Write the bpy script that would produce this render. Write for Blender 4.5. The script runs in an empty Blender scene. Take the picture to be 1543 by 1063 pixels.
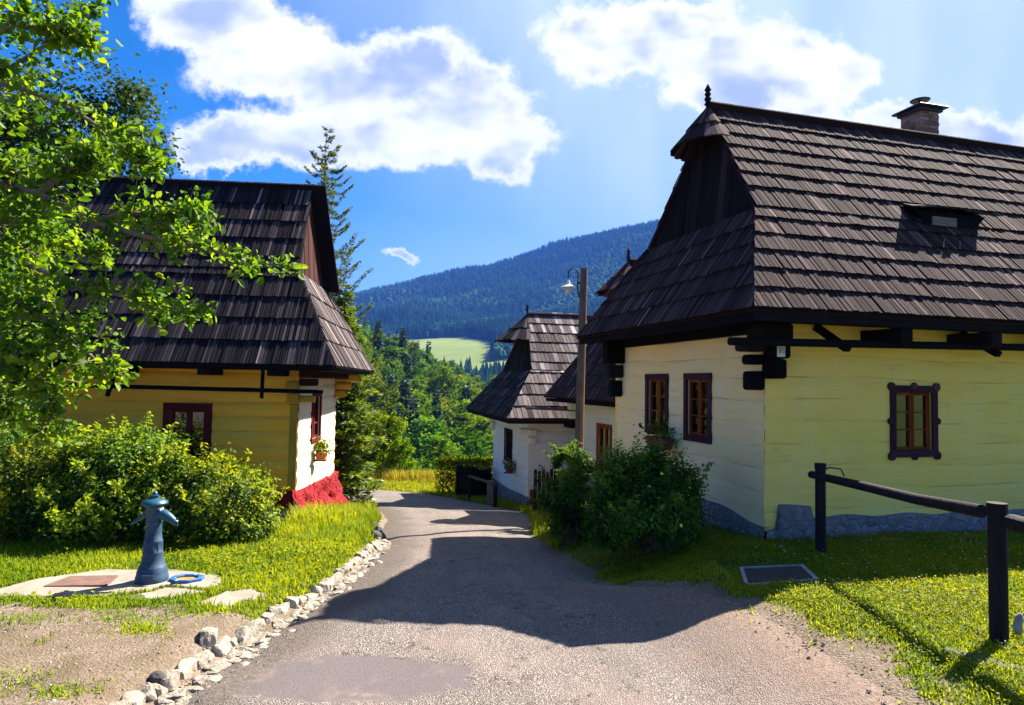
import bpy, bmesh, math, random
import numpy as np
from mathutils import Matrix, Vector

random.seed(7)
rng = np.random.default_rng(11)
R_ = math.radians
PI = math.pi
scene = bpy.context.scene
COL = scene.collection

# ------------------------------------------------------------------ camera
H = 2.0
PITCH = math.atan(.0454)
ROLL = .0163
FPX = 1018.0
_f = np.array([0, math.cos(PITCH), math.sin(PITCH)])
_r0 = np.array([1., 0, 0])
_u0 = np.array([0, -math.sin(PITCH), math.cos(PITCH)])
_r = math.cos(ROLL) * _r0 + math.sin(ROLL) * _u0
_u = math.cos(ROLL) * _u0 - math.sin(ROLL) * _r0
CAMP = np.array([0, 0, H])


def at(px, py, Y):
    """the world point at forward distance Y that the photograph shows at (px, py)"""
    d = _f + (px - 771.5) / FPX * _r - (py - 531.5) / FPX * _u
    return CAMP + d * (Y / d[1])


cam = bpy.data.cameras.new('camera')
cam.sensor_width = 36
cam.lens = FPX / 1543 * 36
cam.clip_start = .05
cam.clip_end = 20000
camo = bpy.data.objects.new('camera', cam)
COL.objects.link(camo)
m = Matrix.Identity(4)
for i in range(3):
    m[i][0] = _r[i]
    m[i][1] = _u[i]
    m[i][2] = -_f[i]
    m[i][3] = CAMP[i]
camo.matrix_world = m
scene.camera = camo
scene.view_settings.view_transform = 'Standard'
scene.view_settings.look = 'None'
scene.view_settings.exposure = 2.2
scene.view_settings.gamma = 1
scene.cycles.use_denoising = True
scene.cycles.max_bounces = 8
scene.cycles.transparent_max_bounces = 12
scene.cycles.volume_bounces = 0

# ------------------------------------------------------------------ sun, sky
SUN_D = np.array([.72, .63, 1.0])
SUN_D = SUN_D / np.linalg.norm(SUN_D)
sun_el = math.asin(SUN_D[2])
sun_az = math.atan2(SUN_D[0], SUN_D[1])          # clockwise from +y
sl = bpy.data.lights.new('sun', 'SUN')
sl.energy = 5.0
sl.angle = R_(.5)
sl.color = (1.0, .93, .80)
so = bpy.data.objects.new('sun', sl)
COL.objects.link(so)
so.rotation_euler = Vector(SUN_D).to_track_quat('Z', 'Y').to_euler()
so.location = (20, 20, 40)


# ------------------------------------------------------------------ node helper
class NT:
    def __init__(self, tree):
        self.t = tree
        self.n = tree.nodes
        self.n.clear()

    def add(self, kind, ins=None, **props):
        nd = self.n.new(kind)
        for k, v in props.items():
            setattr(nd, k, v)
        for k, v in (ins or {}).items():
            self.set(nd, k, v)
        return nd

    def set(self, nd, k, v):
        s = nd.inputs[k]
        if isinstance(v, bpy.types.NodeSocket):
            self.t.links.new(v, s)
        elif isinstance(v, bpy.types.Node):
            self.t.links.new(v.outputs[0], s)
        else:
            if isinstance(v, (tuple, list)) and len(v) == 3 and s.type == 'RGBA':
                v = (*v, 1)
            elif s.type == 'RGBA' and isinstance(v, (int, float)):
                v = (v, v, v, 1)
            s.default_value = v

    def math(self, op, a, b=0.0, c=0.0, clamp=False):
        return self.add('ShaderNodeMath', {0: a, 1: b, 2: c}, operation=op, use_clamp=clamp).outputs[0]

    def vmath(self, op, a, b=(0, 0, 0)):
        nd = self.add('ShaderNodeVectorMath', {0: a, 1: b}, operation=op)
        return nd.outputs['Value'] if op in ('LENGTH', 'DOT_PRODUCT', 'DISTANCE') else nd.outputs[0]

    def scale(self, v, s):
        return self.vmath('MULTIPLY', v, s if isinstance(s, tuple) else (s, s, s))

    def noise(self, vec, scale, detail=4, rough=.6, dist=0):
        nd = self.add('ShaderNodeTexNoise', {'Vector': vec, 'Scale': scale, 'Detail': detail, 'Roughness': rough, 'Distortion': dist})
        return nd.outputs[0]

    def noisec(self, vec, scale, detail=4, rough=.6):
        nd = self.add('ShaderNodeTexNoise', {'Vector': vec, 'Scale': scale, 'Detail': detail, 'Roughness': rough})
        return nd.outputs[1]

    def voro(self, vec, scale, out=0, feature='F1'):
        return self.add('ShaderNodeTexVoronoi', {'Vector': vec, 'Scale': scale}, feature=feature).outputs[out]

    def ramp(self, fac, stops, interp='LINEAR'):
        nd = self.add('ShaderNodeValToRGB', {0: fac})
        cr = nd.color_ramp
        cr.interpolation = interp
        while len(cr.elements) < len(stops):
            cr.elements.new(.5)
        for e, (p, c) in zip(cr.elements, stops):
            e.position = p
            if isinstance(c, (int, float)):
                c = (c, c, c)
            e.color = (*c, 1)
        return nd.outputs[0]

    def mapr(self, v, a, b, c=0., d=1., smooth=True):
        nd = self.add('ShaderNodeMapRange', {0: v, 1: a, 2: b, 3: c, 4: d}, interpolation_type='SMOOTHSTEP' if smooth else 'LINEAR')
        return nd.outputs[0]

    def mix(self, fac, a, b, blend='MIX'):
        nd = self.add('ShaderNodeMix', data_type='RGBA', blend_type=blend)
        self.set(nd, 0, fac)
        self.set(nd, 6, a)
        self.set(nd, 7, b)
        return nd.outputs[2]

    def attr(self, name, out=2):
        return self.add('ShaderNodeAttribute', attribute_name=name).outputs[out]

    def objc(self):
        return self.add('ShaderNodeTexCoord').outputs['Object']

    def pos(self):
        return self.add('ShaderNodeNewGeometry').outputs['Position']

    def bump(self, h, strength=.5, dist=.02):
        return self.add('ShaderNodeBump', {'Height': h, 'Strength': strength, 'Distance': dist}).outputs[0]

    def bsdf(self, col, rough=.8, normal=None, spec=.3, metal=0.):
        nd = self.add('ShaderNodeBsdfPrincipled', {'Base Color': col, 'Roughness': rough, 'Metallic': metal, 'Specular IOR Level': spec})
        if normal is not None:
            self.set(nd, 'Normal', normal)
        return nd.outputs[0]

    def out(self, sh):
        o = self.n.new('ShaderNodeOutputMaterial')
        self.t.links.new(sh, o.inputs[0])


def new_mat(name):
    mt = bpy.data.materials.new(name)
    mt.use_nodes = True
    return mt, NT(mt.node_tree)


MAT = {}


def rough_mat(name, c1, c2, scale=6., rough=.85, bump=.4, bscale=None, dist=.01, stretch=(1, 1, 1), spec=.25, metal=0., detail=6, tint=0.):
    """two-tone noise material with bump, in object coordinates"""
    mt, n = new_mat(name)
    v = n.scale(n.objc(), stretch)
    f = n.noise(v, scale, detail)
    c = n.ramp(f, [(.32, c1), (.68, c2)])
    if tint:
        t = n.attr('tint')
        c = n.mix(tint, c, n.ramp(t, [(0, .25), (1, 1.)]), 'MULTIPLY')
    h = n.noise(v, bscale or scale * 4, 5, .65)
    n.out(n.bsdf(c, rough, n.bump(h, bump, dist), spec, metal))
    MAT[name] = mt
    return mt


# ------------------------------------------------------------------ world
def make_world():
    w = bpy.data.worlds.new('World')
    scene.world = w
    w.use_nodes = True
    n = NT(w.node_tree)
    sky = n.add('ShaderNodeTexSky', sky_type='NISHITA')
    sky.sun_disc = False
    sky.sun_elevation = sun_el
    sky.sun_rotation = sun_az
    sky.air_density = 1.0
    sky.dust_density = .6
    sky.ozone_density = 2.0
    tc = n.add('ShaderNodeTexCoord').outputs['Generated']
    sep = n.add('ShaderNodeSeparateXYZ', {0: tc})
    x, y, z = sep.outputs
    skyc = n.add('ShaderNodeHueSaturation', {'Hue': .497, 'Saturation': 1.62, 'Value': .95, 'Color': sky.outputs[0]}).outputs[0]
    skyc = n.mix(1.0, skyc, (.80, .95, 1.12), 'MULTIPLY')
    # cloud field on the plane one unit north of the viewer (directions only)
    ys = n.math('MAXIMUM', y, .02)
    a = n.math('DIVIDE', x, ys)
    b = n.math('DIVIDE', z, ys)
    p = n.add('ShaderNodeCombineXYZ', {0: a, 1: b, 2: 0.}).outputs[0]
    w1 = n.noisec(p, 5.0, 2, .5)
    w2 = n.noisec(p, 17.0, 6, .62)
    warp = n.vmath('ADD', n.scale(n.vmath('SUBTRACT', w1, (.5, .5, .5)), .10), n.scale(n.vmath('SUBTRACT', w2, (.5, .5, .5)), .085))
    pw = n.vmath('ADD', p, warp)

    def E(px, py, rx, ry):
        return ((px - 771) / FPX, (578 - py) / FPX, rx / FPX, ry / FPX)
    blobs = [E(300, 10, 135, 75), E(400, 80, 150, 80), E(520, 120, 165, 78), E(610, 100, 105, 85), E(690, 165, 120, 85), E(755, 215, 85, 62),
             E(345, 215, 95, 62), E(470, 215, 150, 62), E(600, 205, 130, 60), E(330, 250, 70, 35),
             E(915, 45, 130, 80), E(1010, 5, 140, 50), E(1130, 75, 150, 80), E(1245, 100, 100, 58), E(1100, 125, 110, 50),
             E(602, 400, 30, 15), E(1210, 205, 70, 30),
             E(1480, 195, 120, 50), E(1300, 185, 110, 40), E(1210, 150, 70, 24),
             E(-250, 120, 240, 120), E(-500, 250, 200, 90), E(1800, 60, 230, 110), E(2000, 250, 160, 70)]
    field = None
    for (cx, cy, rx, ry) in blobs:
        d = n.vmath('SUBTRACT', pw, (cx, cy, 0))
        d = n.vmath('LENGTH', n.vmath('MULTIPLY', d, (1 / rx, 1 / ry, 0)))
        fv = n.math('SUBTRACT', 1.0, d)
        field = fv if field is None else n.math('SMOOTH_MAX', field, fv, .22)
    det = n.noise(p, 26, 7, .66)
    dens = n.math('ADD', field, n.math('MULTIPLY', n.math('SUBTRACT', det, .5), .62))
    mask = n.mapr(dens, .0, .34)
    # thickness gives grey undersides, rims stay white
    under = n.noise(n.vmath('ADD', n.scale(p, (1.0, 1.5, 1.)), (3.1, 1.2, 0)), 6, 3, .5)
    core = n.math('MULTIPLY', n.mapr(dens, .20, .62), n.mapr(under, .38, .62))
    ccol = n.mix(core, (1.06, 1.05, 1.05), (.44, .52, .75))
    # high thin veil, denser towards the sun
    sund = n.vmath('DOT_PRODUCT', tc, tuple(SUN_D))
    veil_n = n.noise(n.vmath('ADD', n.scale(p, (2.2, 5.5, 1)), n.scale(w1, .8)), 2.4, 6, .6)
    veil = n.math('MULTIPLY', n.mapr(veil_n, .42, .78), n.mapr(sund, .42, .88, .05, .95))
    veil = n.math('MULTIPLY', veil, n.mapr(y, .0, .15))
    ray = n.noise(n.scale(p, (6.0, 2.4, 1)), 1.0, 3, .5)
    glare = n.math('MULTIPLY', n.mapr(sund, .42, .84, 0., 1.0), n.mapr(ray, .3, .7, .72, 1.0))
    low = n.math('MULTIPLY', n.mapr(b, .42, .08), n.mapr(a, -.45, .1, 0., .62))
    veil = n.math('MAXIMUM', n.math('MAXIMUM', veil, glare), low)
    bg1 = n.add('ShaderNodeBackground', {0: skyc, 1: .032})
    bg2 = n.add('ShaderNodeBackground', {0: (.72, .87, 1.0), 1: .235})
    bg3 = n.add('ShaderNodeBackground', {0: ccol, 1: .262})
    m1 = n.add('ShaderNodeMixShader', {0: veil, 1: bg1.outputs[0], 2: bg2.outputs[0]})
    front = n.math('MULTIPLY', mask, n.mapr(y, .05, .2))
    m2 = n.add('ShaderNodeMixShader', {0: front, 1: m1.outputs[0], 2: bg3.outputs[0]})
    o = n.n.new('ShaderNodeOutputWorld')
    w.node_tree.links.new(m2.outputs[0], o.inputs[0])
    w.cycles.sampling_method = 'MANUAL'
    w.cycles.sample_map_resolution = 512


make_world()

# ------------------------------------------------------------------ object helpers


def tag(o, label=None, cat=None, group=None, kind=None):
    if label:
        o['label'] = label
    if cat:
        o['category'] = cat
    if group:
        o['group'] = group
    if kind:
        o['kind'] = kind
    return o


def empty(name, loc=(0, 0, 0), rz=0., label=None, cat=None, group=None):
    o = bpy.data.objects.new(name, None)
    o.empty_display_size = .2
    COL.objects.link(o)
    o.location = loc
    o.rotation_euler = (0, 0, rz)
    return tag(o, label, cat, group)


def link_mesh(name, me, mat, parent=None):
    for mt in (mat if isinstance(mat, (list, tuple)) else [mat]):
        me.materials.append(MAT[mt] if isinstance(mt, str) else mt)
    o = bpy.data.objects.new(name, me)
    COL.objects.link(o)
    if parent is not None:
        o.parent = parent
    return o


def raw_mesh(name, V, F, mat, parent=None, smooth=False, tint=None, pattr=None):
    """V (n,3); F (m,k) integer array of equal-sized faces: fast path"""
    V = np.asarray(V, np.float32)
    F = np.asarray(F, np.int32)
    me = bpy.data.meshes.new(name)
    me.vertices.add(len(V))
    me.vertices.foreach_set('co', V.ravel())
    k = F.shape[1]
    me.loops.add(F.size)
    me.loops.foreach_set('vertex_index', F.ravel())
    me.polygons.add(len(F))
    me.polygons.foreach_set('loop_start', np.arange(0, F.size, k, dtype=np.int32))
    me.polygons.foreach_set('loop_total', np.full(len(F), k, np.int32))
    if smooth:
        me.polygons.foreach_set('use_smooth', np.ones(len(F), bool))
    me.update(calc_edges=True)
    if tint is not None:
        at_ = me.attributes.new('tint', 'FLOAT', 'FACE')
        at_.data.foreach_set('value', np.asarray(tint, np.float32))
    for nm, arr in (pattr or {}).items():
        at_ = me.attributes.new(nm, 'FLOAT', 'POINT')
        at_.data.foreach_set('value', np.asarray(arr, np.float32))
    me.validate()
    return link_mesh(name, me, mat, parent)


class MB:
    def __init__(self, sx=1):
        self.V = []
        self.F = []
        self.T = []
        self.G = []
        self.sx = sx

    def add(self, vs, fs, t=None, g=None):
        o = len(self.V)
        self.V += [tuple(map(float, v)) for v in vs]
        self.G += [tuple(map(float, q)) for q in (g if g is not None else [(0, 0, 0)] * len(vs))]
        t = random.random() if t is None else t
        for f in fs:
            self.F.append([i + o for i in f])
            self.T.append(t)
        return self

    def box(self, x0, x1, y0, y1, z0, z1, t=None):
        vs = [(x, y, z) for z in (z0, z1) for y in (y0, y1) for x in (x0, x1)]
        L = (max(x0, x1) - min(x0, x1), abs(y1 - y0), abs(z1 - z0))
        ax = L.index(max(L))
        off = random.random() * 20
        g = [((v[(ax + 1) % 3] + v[(ax + 2) % 3]) + off, v[ax] + off, off) for v in vs]
        return self.add(vs, [(0, 2, 3, 1), (4, 5, 7, 6), (0, 1, 5, 4), (2, 6, 7, 3), (0, 4, 6, 2), (1, 3, 7, 5)], t, g)

    def beam(self, p0, p1, w, h, up=(0, 0, 1), t=None):
        p0, p1, up = np.array(p0, float), np.array(p1, float), np.array(up, float)
        d = p1 - p0
        L = np.linalg.norm(d)
        d /= L
        s = np.cross(d, up)
        s /= np.linalg.norm(s)
        u = np.cross(s, d)
        vs, g = [], []
        off = random.random() * 20
        for e in (0, 1):
            for a, b in ((-1, -1), (1, -1), (1, 1), (-1, 1)):
                vs.append((p1 if e else p0) + s * a * w / 2 + u * b * h / 2)
                g.append(((a * w + b * h) / 2 + off, e * L + off, off))
        return self.add(vs, [(3, 2, 1, 0), (4, 5, 6, 7), (0, 1, 5, 4), (1, 2, 6, 5), (2, 3, 7, 6), (3, 0, 4, 7)], t, g)

    def tube(self, pts, rad, n=8, t=None, wob=0.):
        pts = [np.array(p, float) for p in pts]
        if not hasattr(rad, '__len__'):
            rad = [rad] * len(pts)
        vs, fs, g = [], [], []
        d0 = pts[1] - pts[0]
        ref = np.array([0, 0, 1.]) if abs(d0[2]) < .8 * np.linalg.norm(d0) else np.array([1., 0, 0])
        run = random.random() * 9
        for i, p in enumerate(pts):
            d = pts[min(i + 1, len(pts) - 1)] - pts[max(i - 1, 0)]
            d = d / (np.linalg.norm(d) + 1e-9)
            s = np.cross(d, ref)
            s /= np.linalg.norm(s) + 1e-9
            u = np.cross(s, d)
            if i:
                run += np.linalg.norm(p - pts[i - 1])
            for k in range(n):
                a = 2 * PI * k / n
                r = rad[i] * (1 + wob * random.uniform(-1, 1))
                vs.append(p + r * (math.cos(a) * s + math.sin(a) * u))
                g.append((k / n, run, 0))
        for i in range(len(pts) - 1):
            for k in range(n):
                fs.append((i * n + k, i * n + (k + 1) % n, (i + 1) * n + (k + 1) % n, (i + 1) * n + k))
        fs.append(tuple(range(n))[::-1])
        fs.append(tuple((len(pts) - 1) * n + k for k in range(n)))
        return self.add(vs, fs, t, g)

    def lathe(self, prof, n=20, c=(0, 0, 0), t=None, sc=(1, 1)):
        vs, fs = [], []
        for r, z in prof:
            for k in range(n):
                a = 2 * PI * k / n
                vs.append((c[0] + r * sc[0] * math.cos(a), c[1] + r * sc[1] * math.sin(a), c[2] + z))
        for i in range(len(prof) - 1):
            for k in range(n):
                fs.append((i * n + k, i * n + (k + 1) % n, (i + 1) * n + (k + 1) % n, (i + 1) * n + k))
        fs.append(tuple(range(n))[::-1])
        fs.append(tuple((len(prof) - 1) * n + k for k in range(n)))
        return self.add(vs, fs, t)

    def prism(self, poly, fn0, fn1, t=None, g=None):
        """poly: list of 2-D points; fn0/fn1 map a 2-D point to the lower/upper 3-D point"""
        k = len(poly)
        vs = [fn0(*p) for p in poly] + [fn1(*p) for p in poly]
        fs = [tuple(range(k))[::-1], tuple(range(k, 2 * k))] + [(i, (i + 1) % k, k + (i + 1) % k, k + i) for i in range(k)]
        return self.add(vs, fs, t, (list(g) * 2) if g is not None else None)

    def build(self, name, mat, parent=None, smooth=False, bevel=0., seg=1, disp=0., dscale=3.):
        me = bpy.data.meshes.new(name)
        V = np.array(self.V, float)
        if self.sx < 0:
            V[:, 0] *= -1
        F = [f[::-1] for f in self.F] if self.sx < 0 else self.F
        me.from_pydata(V.tolist(), [], F)
        a = me.attributes.new('tint', 'FLOAT', 'FACE')
        a.data.foreach_set('value', np.array(self.T, np.float32))
        a = me.attributes.new('grain', 'FLOAT_VECTOR', 'POINT')
        a.data.foreach_set('vector', np.array(self.G, np.float32).ravel())
        if bevel:
            bm = bmesh.new()
            bm.from_mesh(me)
            es = [e for e in bm.edges if len(e.link_faces) == 2 and e.calc_face_angle(0) > .5]
            bmesh.ops.bevel(bm, geom=es, offset=bevel, segments=seg, affect='EDGES', profile=.5, clamp_overlap=True)
            bm.to_mesh(me)
            bm.free()
        if smooth:
            me.polygons.foreach_set('use_smooth', np.ones(len(me.polygons), bool))
        if smooth == 'auto':
            me.set_sharp_from_angle(angle=R_(40))
        me.update()
        return link_mesh(name, me, mat, parent)


# ------------------------------------------------------------------ value noise
_perm = rng.random((256, 256))


def vnoise(x, y, s=1.0, oct=4):
    x = np.asarray(x, float) / s
    y = np.asarray(y, float) / s
    tot = np.zeros(np.broadcast(x, y).shape)
    amp, nrm = 1., 0.
    for _ in range(oct):
        xi, yi = np.floor(x).astype(int), np.floor(y).astype(int)
        fx, fy = x - xi, y - yi
        fx, fy = fx * fx * (3 - 2 * fx), fy * fy * (3 - 2 * fy)
        g = lambda i, j: _perm[(xi + i) % 256, (yi + j) % 256]
        v = (g(0, 0) * (1 - fx) + g(1, 0) * fx) * (1 - fy) + (g(0, 1) * (1 - fx) + g(1, 1) * fx) * fy
        tot += amp * v
        nrm += amp
        amp *= .5
        x, y = x * 2.03 + 17.3, y * 2.03 + 5.1
    return tot / nrm * 2 - 1


def sstep(a, b, x):
    t = np.clip((np.asarray(x, float) - a) / (b - a), 0, 1)
    return t * t * (3 - 2 * t)


# ------------------------------------------------------------------ terrain
ROADZ = np.array([(-30, .25), (-6, .12), (0, .04), (4, 0), (6, -.03), (8, -.12), (10, -.30), (12, -.54), (15, -.92), (18, -1.30), (21, -1.62), (25, -1.9), (28, -2.0), (34, -2.4), (60, -6)])
XL = np.array([(-30, -2.9), (0, -2.7), (3, -2.4), (4.2, -2.22), (4.9, -2.12), (5.8, -1.97), (6.6, -1.80), (8, -1.76), (9.3, -1.78), (11, -2.15), (13.5, -2.5), (16, -3.1), (19, -4.2), (21.5, -6.3), (23.3, -11), (24, -16), (24.6, -30), (40, -60)])
XR = np.array([(-30, 3.2), (0, 3.0), (3, 2.62), (3.8, 2.36), (4.6, 2.26), (5.2, 2.17), (5.8, 2.02), (6.15, 1.8), (6.4, 1.42), (6.9, 1.0), (8.2, .66), (10.4, .36), (12, .36), (14, .45), (16, .36), (17.5, .1), (19.5, -.75), (21.5, -1.8), (23, -3.0), (24.4, -5), (26, -9), (27, -16), (27.5, -30), (40, -60)])
ZY = np.array([(-30, .3), (4, .29), (6, .28), (8, .27), (10, .12), (12, -.22), (15, -.8), (18, -1.28), (21, -1.62), (23, -1.88), (26, -1.98), (30, -2.1), (60, -6)])
ip = lambda T, y: np.interp(y, T[:, 0], T[:, 1])


def hill_far(x, y):
    top = np.clip(-13 - x * .42, -15, 34)
    t = sstep(58, 235, y)
    z = -19 + (top + 19) * t
    z = z + (-24 - z) * sstep(240, 360, y)
    return z + vnoise(x, y, 22, 3) * 1.6


def apron_rise(x, y):
    """the gravel beside the road climbs to the lawn on the right"""
    return .21 * sstep(-1.15, .1, x - ip(XR, y)) * sstep(7.3, 6.1, y)


def ground_z(x, y, road_cut=True):
    x = np.asarray(x, float)
    y = np.asarray(y, float)
    zr = ip(ROADZ, y) + apron_rise(x, y)
    dl = ip(XL, y) - x
    dr = x - ip(XR, y)
    nz = vnoise(x, y, .8, 4) * .035
    zl = zr + .13 * sstep(-.02, .22, dl) + .02 * np.clip(dl, 0, 6) + nz * sstep(.1, .8, dl)
    zg = zr + (ip(ZY, y) - zr) * sstep(-.12, .55 + .95 * sstep(6.2, 7.2, y), dr) + nz * sstep(0, .8, dr)
    near = np.where(dl > 0, zl, np.where(dr > 0, zg, zr))
    if road_cut:
        near = near - .05 * sstep(0, .25, -dl) * sstep(0, .25, -dr)
    ca, sa = 1.0, 0.0
    hx, hy = (x - 2.53) * ca + (y - 6.46) * sa, -(x - 2.53) * sa + (y - 6.46) * ca
    hm = sstep(.55, .40, np.abs(hx)) * sstep(.46, .32, np.abs(hy))
    near = near + (.185 + .09 * (x - 2.14) - near) * hm
    near = near - .9 * sstep(27.5, 34, y)
    far = hill_far(x, y)
    t = sstep(30, 62, y)
    return near * (1 - t) + far * t


def gz(x, y):
    return float(ground_z(np.array([x]), np.array([y]), False)[0])


def bare_mask(x, y):
    """1 where the soil is bare gravel, 0 under grass"""
    n1 = vnoise(x, y, .55, 4)
    n2 = vnoise(x + 40, y + 9, .22, 3)
    dl = ip(XL, y) - x
    dr = x - ip(XR, y)
    b = sstep(5.75, 5.35, y + n1 * .28) * sstep(-.2, .1, dl)
    b = np.maximum(b, sstep(.10, .0, dl + n1 * .10) * (dl > -.1) * sstep(10.5, 9.5, y))
    b = np.maximum(b, (dl < 0) * (dr < 0) * 1.)
    edge = .10
    b = np.maximum(b, sstep(edge + .2, edge - .12, dr + n1 * .30 + n2 * .25) * (dr > -.05) * sstep(12, 9, y))
    return np.clip(b, 0, 1)


def axis(a0, a1, step, lim, g):
    v = list(np.arange(a0, a1 + 1e-6, step))
    s = step
    hi = v[-1]
    up = []
    while hi < lim:
        s *= g
        hi += s
        up.append(hi)
    s = step
    lo = v[0]
    dn = []
    while lo > -lim:
        s *= g
        lo -= s
        dn.append(lo)
    return np.array(dn[::-1] + v + up)


def grid_faces(nx, ny):
    i = np.arange(nx - 1)
    j = np.arange(ny - 1)
    I, J = np.meshgrid(i, j)
    a = (J * nx + I).ravel()
    return np.stack([a, a + 1, a + nx + 1, a + nx], 1)


def make_ground():
    xs = axis(-8., 7.5, .09, 5000, 1.09)
    ys = axis(2.5, 14., .09, 5000, 1.055)
    X, Y = np.meshgrid(xs, ys)
    Z = ground_z(X, Y)
    bare = bare_mask(X, Y)
    V = np.stack([X.ravel(), Y.ravel(), Z.ravel()], 1)
    mt, n = new_mat('ground')
    p = n.pos()
    b = n.attr('bare')
    fine = n.noise(p, 38, 6, .7)
    big = n.noise(p, 2.2, 4, .6)
    grav = n.ramp(fine, [(.28, (.07, .05, .038)), (.52, (.175, .130, .098)), (.75, (.30, .24, .19))])
    grav = n.mix(n.mapr(big, .38, .7), grav, (.11, .082, .05))
    st = n.voro(p, 55, 0)
    grav = n.mix(n.mapr(st, .02, .22, 1, 0), grav, (.36, .32, .29))
    soil = n.ramp(n.noise(p, 14, 5), [(.3, (.035, .05, .012)), (.7, (.10, .12, .02))])
    far = n.mapr(n.vmath('LENGTH', p), 60, 400)
    soil = n.mix(far, soil, (.09, .13, .03))
    e = n.math('ADD', b, n.math('MULTIPLY', n.math('SUBTRACT', fine, .5), .9))
    c = n.mix(n.mapr(e, .35, .62), soil, grav)
    h = n.math('ADD', fine, n.math('MULTIPLY', st, -.6))
    n.out(n.bsdf(c, .95, n.bump(h, .8, .02), .15))
    MAT['ground'] = mt
    o = raw_mesh('ground', V, grid_faces(len(xs), len(ys)), 'ground', smooth=True, pattr={'bare': bare.ravel()})
    tag(o, kind='structure')


make_ground()


def make_road():
    ys = np.concatenate([np.arange(-4, 12, .1), np.arange(12, 28, .15)])
    K = 60
    rows = []
    lat = []
    # rows along the road; past the bend the strip follows the curve in x
    for yy in ys[ys <= 19]:
        l, r = ip(XL, yy) - .02, ip(XR, yy) + .30
        t = np.linspace(0, 1, K)
        x = l + (r - l) * t
        rows.append(np.stack([x, np.full(K, yy)], 1))
        lat.append(t)
    lp = np.stack([np.interp(np.linspace(0, 1, 50), np.linspace(0, 1, 6), c) for c in (np.array([-4.2, -4.9, -6.3, -11, -16, -30]), np.array([19, 20.2, 21.5, 23.3, 24, 24.6]))], 1)
    rp = np.stack([np.interp(np.linspace(0, 1, 50), np.linspace(0, 1, 6), c) for c in (np.array([-.48, -1.6, -2.8, -8.8, -15.7, -30]), np.array([19, 21.6, 23.2, 26.1, 27.1, 27.7]))], 1)
    for a, b in zip(lp[1:], rp[1:]):
        t = np.linspace(0, 1, K)
        rows.append(a[None] + (b - a)[None] * t[:, None])
        lat.append(t)
    P = np.array(rows)
    Lt = np.array(lat)
    x, y = P[..., 0], P[..., 1]
    dl, dr = x - ip(XL, y), ip(XR, y) - x
    crown = .035 * np.clip(1 - ((Lt - .5) / .5) ** 2, 0, 1)
    edge = sstep(0, .35, dl) * sstep(-.1, .35, dr)
    rut = -.012 * (np.exp(-((Lt - .28) / .07) ** 2) + np.exp(-((Lt - .72) / .07) ** 2))
    z = ip(ROADZ, y) + apron_rise(x, y) + .004 - .03 * (1 - edge) + crown + rut + vnoise(x, y, .35, 4) * .008 - .9 * sstep(27.5, 34, y)
    V = np.stack([x, y, z], -1).reshape(-1, 3)
    apron = sstep(1.35, .3, dr + vnoise(x, y, .6, 3) * .45) * sstep(7.4, 6.4, y)
    gut = sstep(.80, .38, dl + vnoise(x, y, .5, 3) * .2)
    mt, n = new_mat('road')
    p = n.pos()
    ap, gu = n.attr('apron'), n.attr('gutter')
    chips = n.voro(p, 105, 1)
    cd = n.voro(p, 105, 0)
    chipv = n.add('ShaderNodeSeparateColor', {0: chips}).outputs[0]
    fine = n.noise(p, 120, 3, .7)
    big = n.noise(p, 1.3, 5, .6)
    med = n.noise(p, 7, 5, .65)
    col = n.ramp(chipv, [(0, (.11, .092, .085)), (.4, (.20, .168, .155)), (.72, (.32, .272, .25)), (1, (.55, .49, .45))])
    col = n.mix(n.mapr(cd, .35, .62), col, (.10, .08, .07))
    col = n.mix(n.mapr(big, .42, .7, 0, .45), col, (.27, .20, .17))
    lat = n.attr('lat')
    sy = n.add('ShaderNodeSeparateXYZ', {0: p}).outputs[1]
    tv = n.add('ShaderNodeCombineXYZ', {0: n.math('MULTIPLY', lat, 9.0), 1: n.math('MULTIPLY', sy, .45), 2: 0.}).outputs[0]
    trk = n.noise(tv, 1.0, 6, .65)
    col = n.mix(n.mapr(trk, .42, .72, 0, .55), col, (.12, .098, .088))
    crk = n.noise(n.vmath('ADD', n.scale(p, 1.1), n.scale(n.noisec(p, 4, 3), .5)), 1.0, 4, .6)
    crk = n.math('MULTIPLY', n.mapr(crk, .486, .4965), n.mapr(crk, .514, .5035))
    col = n.mix(n.math('MULTIPLY', n.math('MULTIPLY', crk, n.mapr(med, .45, .6)), .75), col, (.05, .04, .036))
    # smooth dark tar patches
    q = n.vmath('MULTIPLY', n.vmath('SUBTRACT', p, (-1.10, 4.62, 0)), (1 / 1.0, 1 / .42, 0))
    patch = n.mapr(n.math('ADD', n.vmath('LENGTH', q), n.math('MULTIPLY', n.math('SUBTRACT', med, .5), .8)), 1.0, .8)
    tar = n.ramp(fine, [(.3, (.065, .054, .057)), (.7, (.125, .104, .108))])
    tar = n.mix(n.math('MULTIPLY', n.mapr(big, .5, .66), n.mapr(med, .42, .6, 0, .6)), tar, (.26, .19, .14))
    col = n.mix(n.math('MULTIPLY', patch, .92), col, tar)
    gutc = n.ramp(n.noise(p, 30, 6, .7), [(.3, (.04, .032, .029)), (.58, (.115, .092, .078)), (.8, (.25, .21, .175))])
    col = n.mix(n.math('MULTIPLY', gu, .85), col, gutc)
    apc = n.ramp(n.noise(p, 34, 6, .72), [(.28, (.085, .060, .048)), (.55, (.215, .150, .118)), (.78, (.33, .25, .205))])
    apc = n.mix(n.mapr(cd, .0, .3, .5, 0), apc, (.34, .28, .25))
    col = n.mix(ap, col, apc)
    h = n.math('ADD', n.math('MULTIPLY', cd, n.mix(patch, 1.0, .15)), n.math('MULTIPLY', fine, .4))
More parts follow.
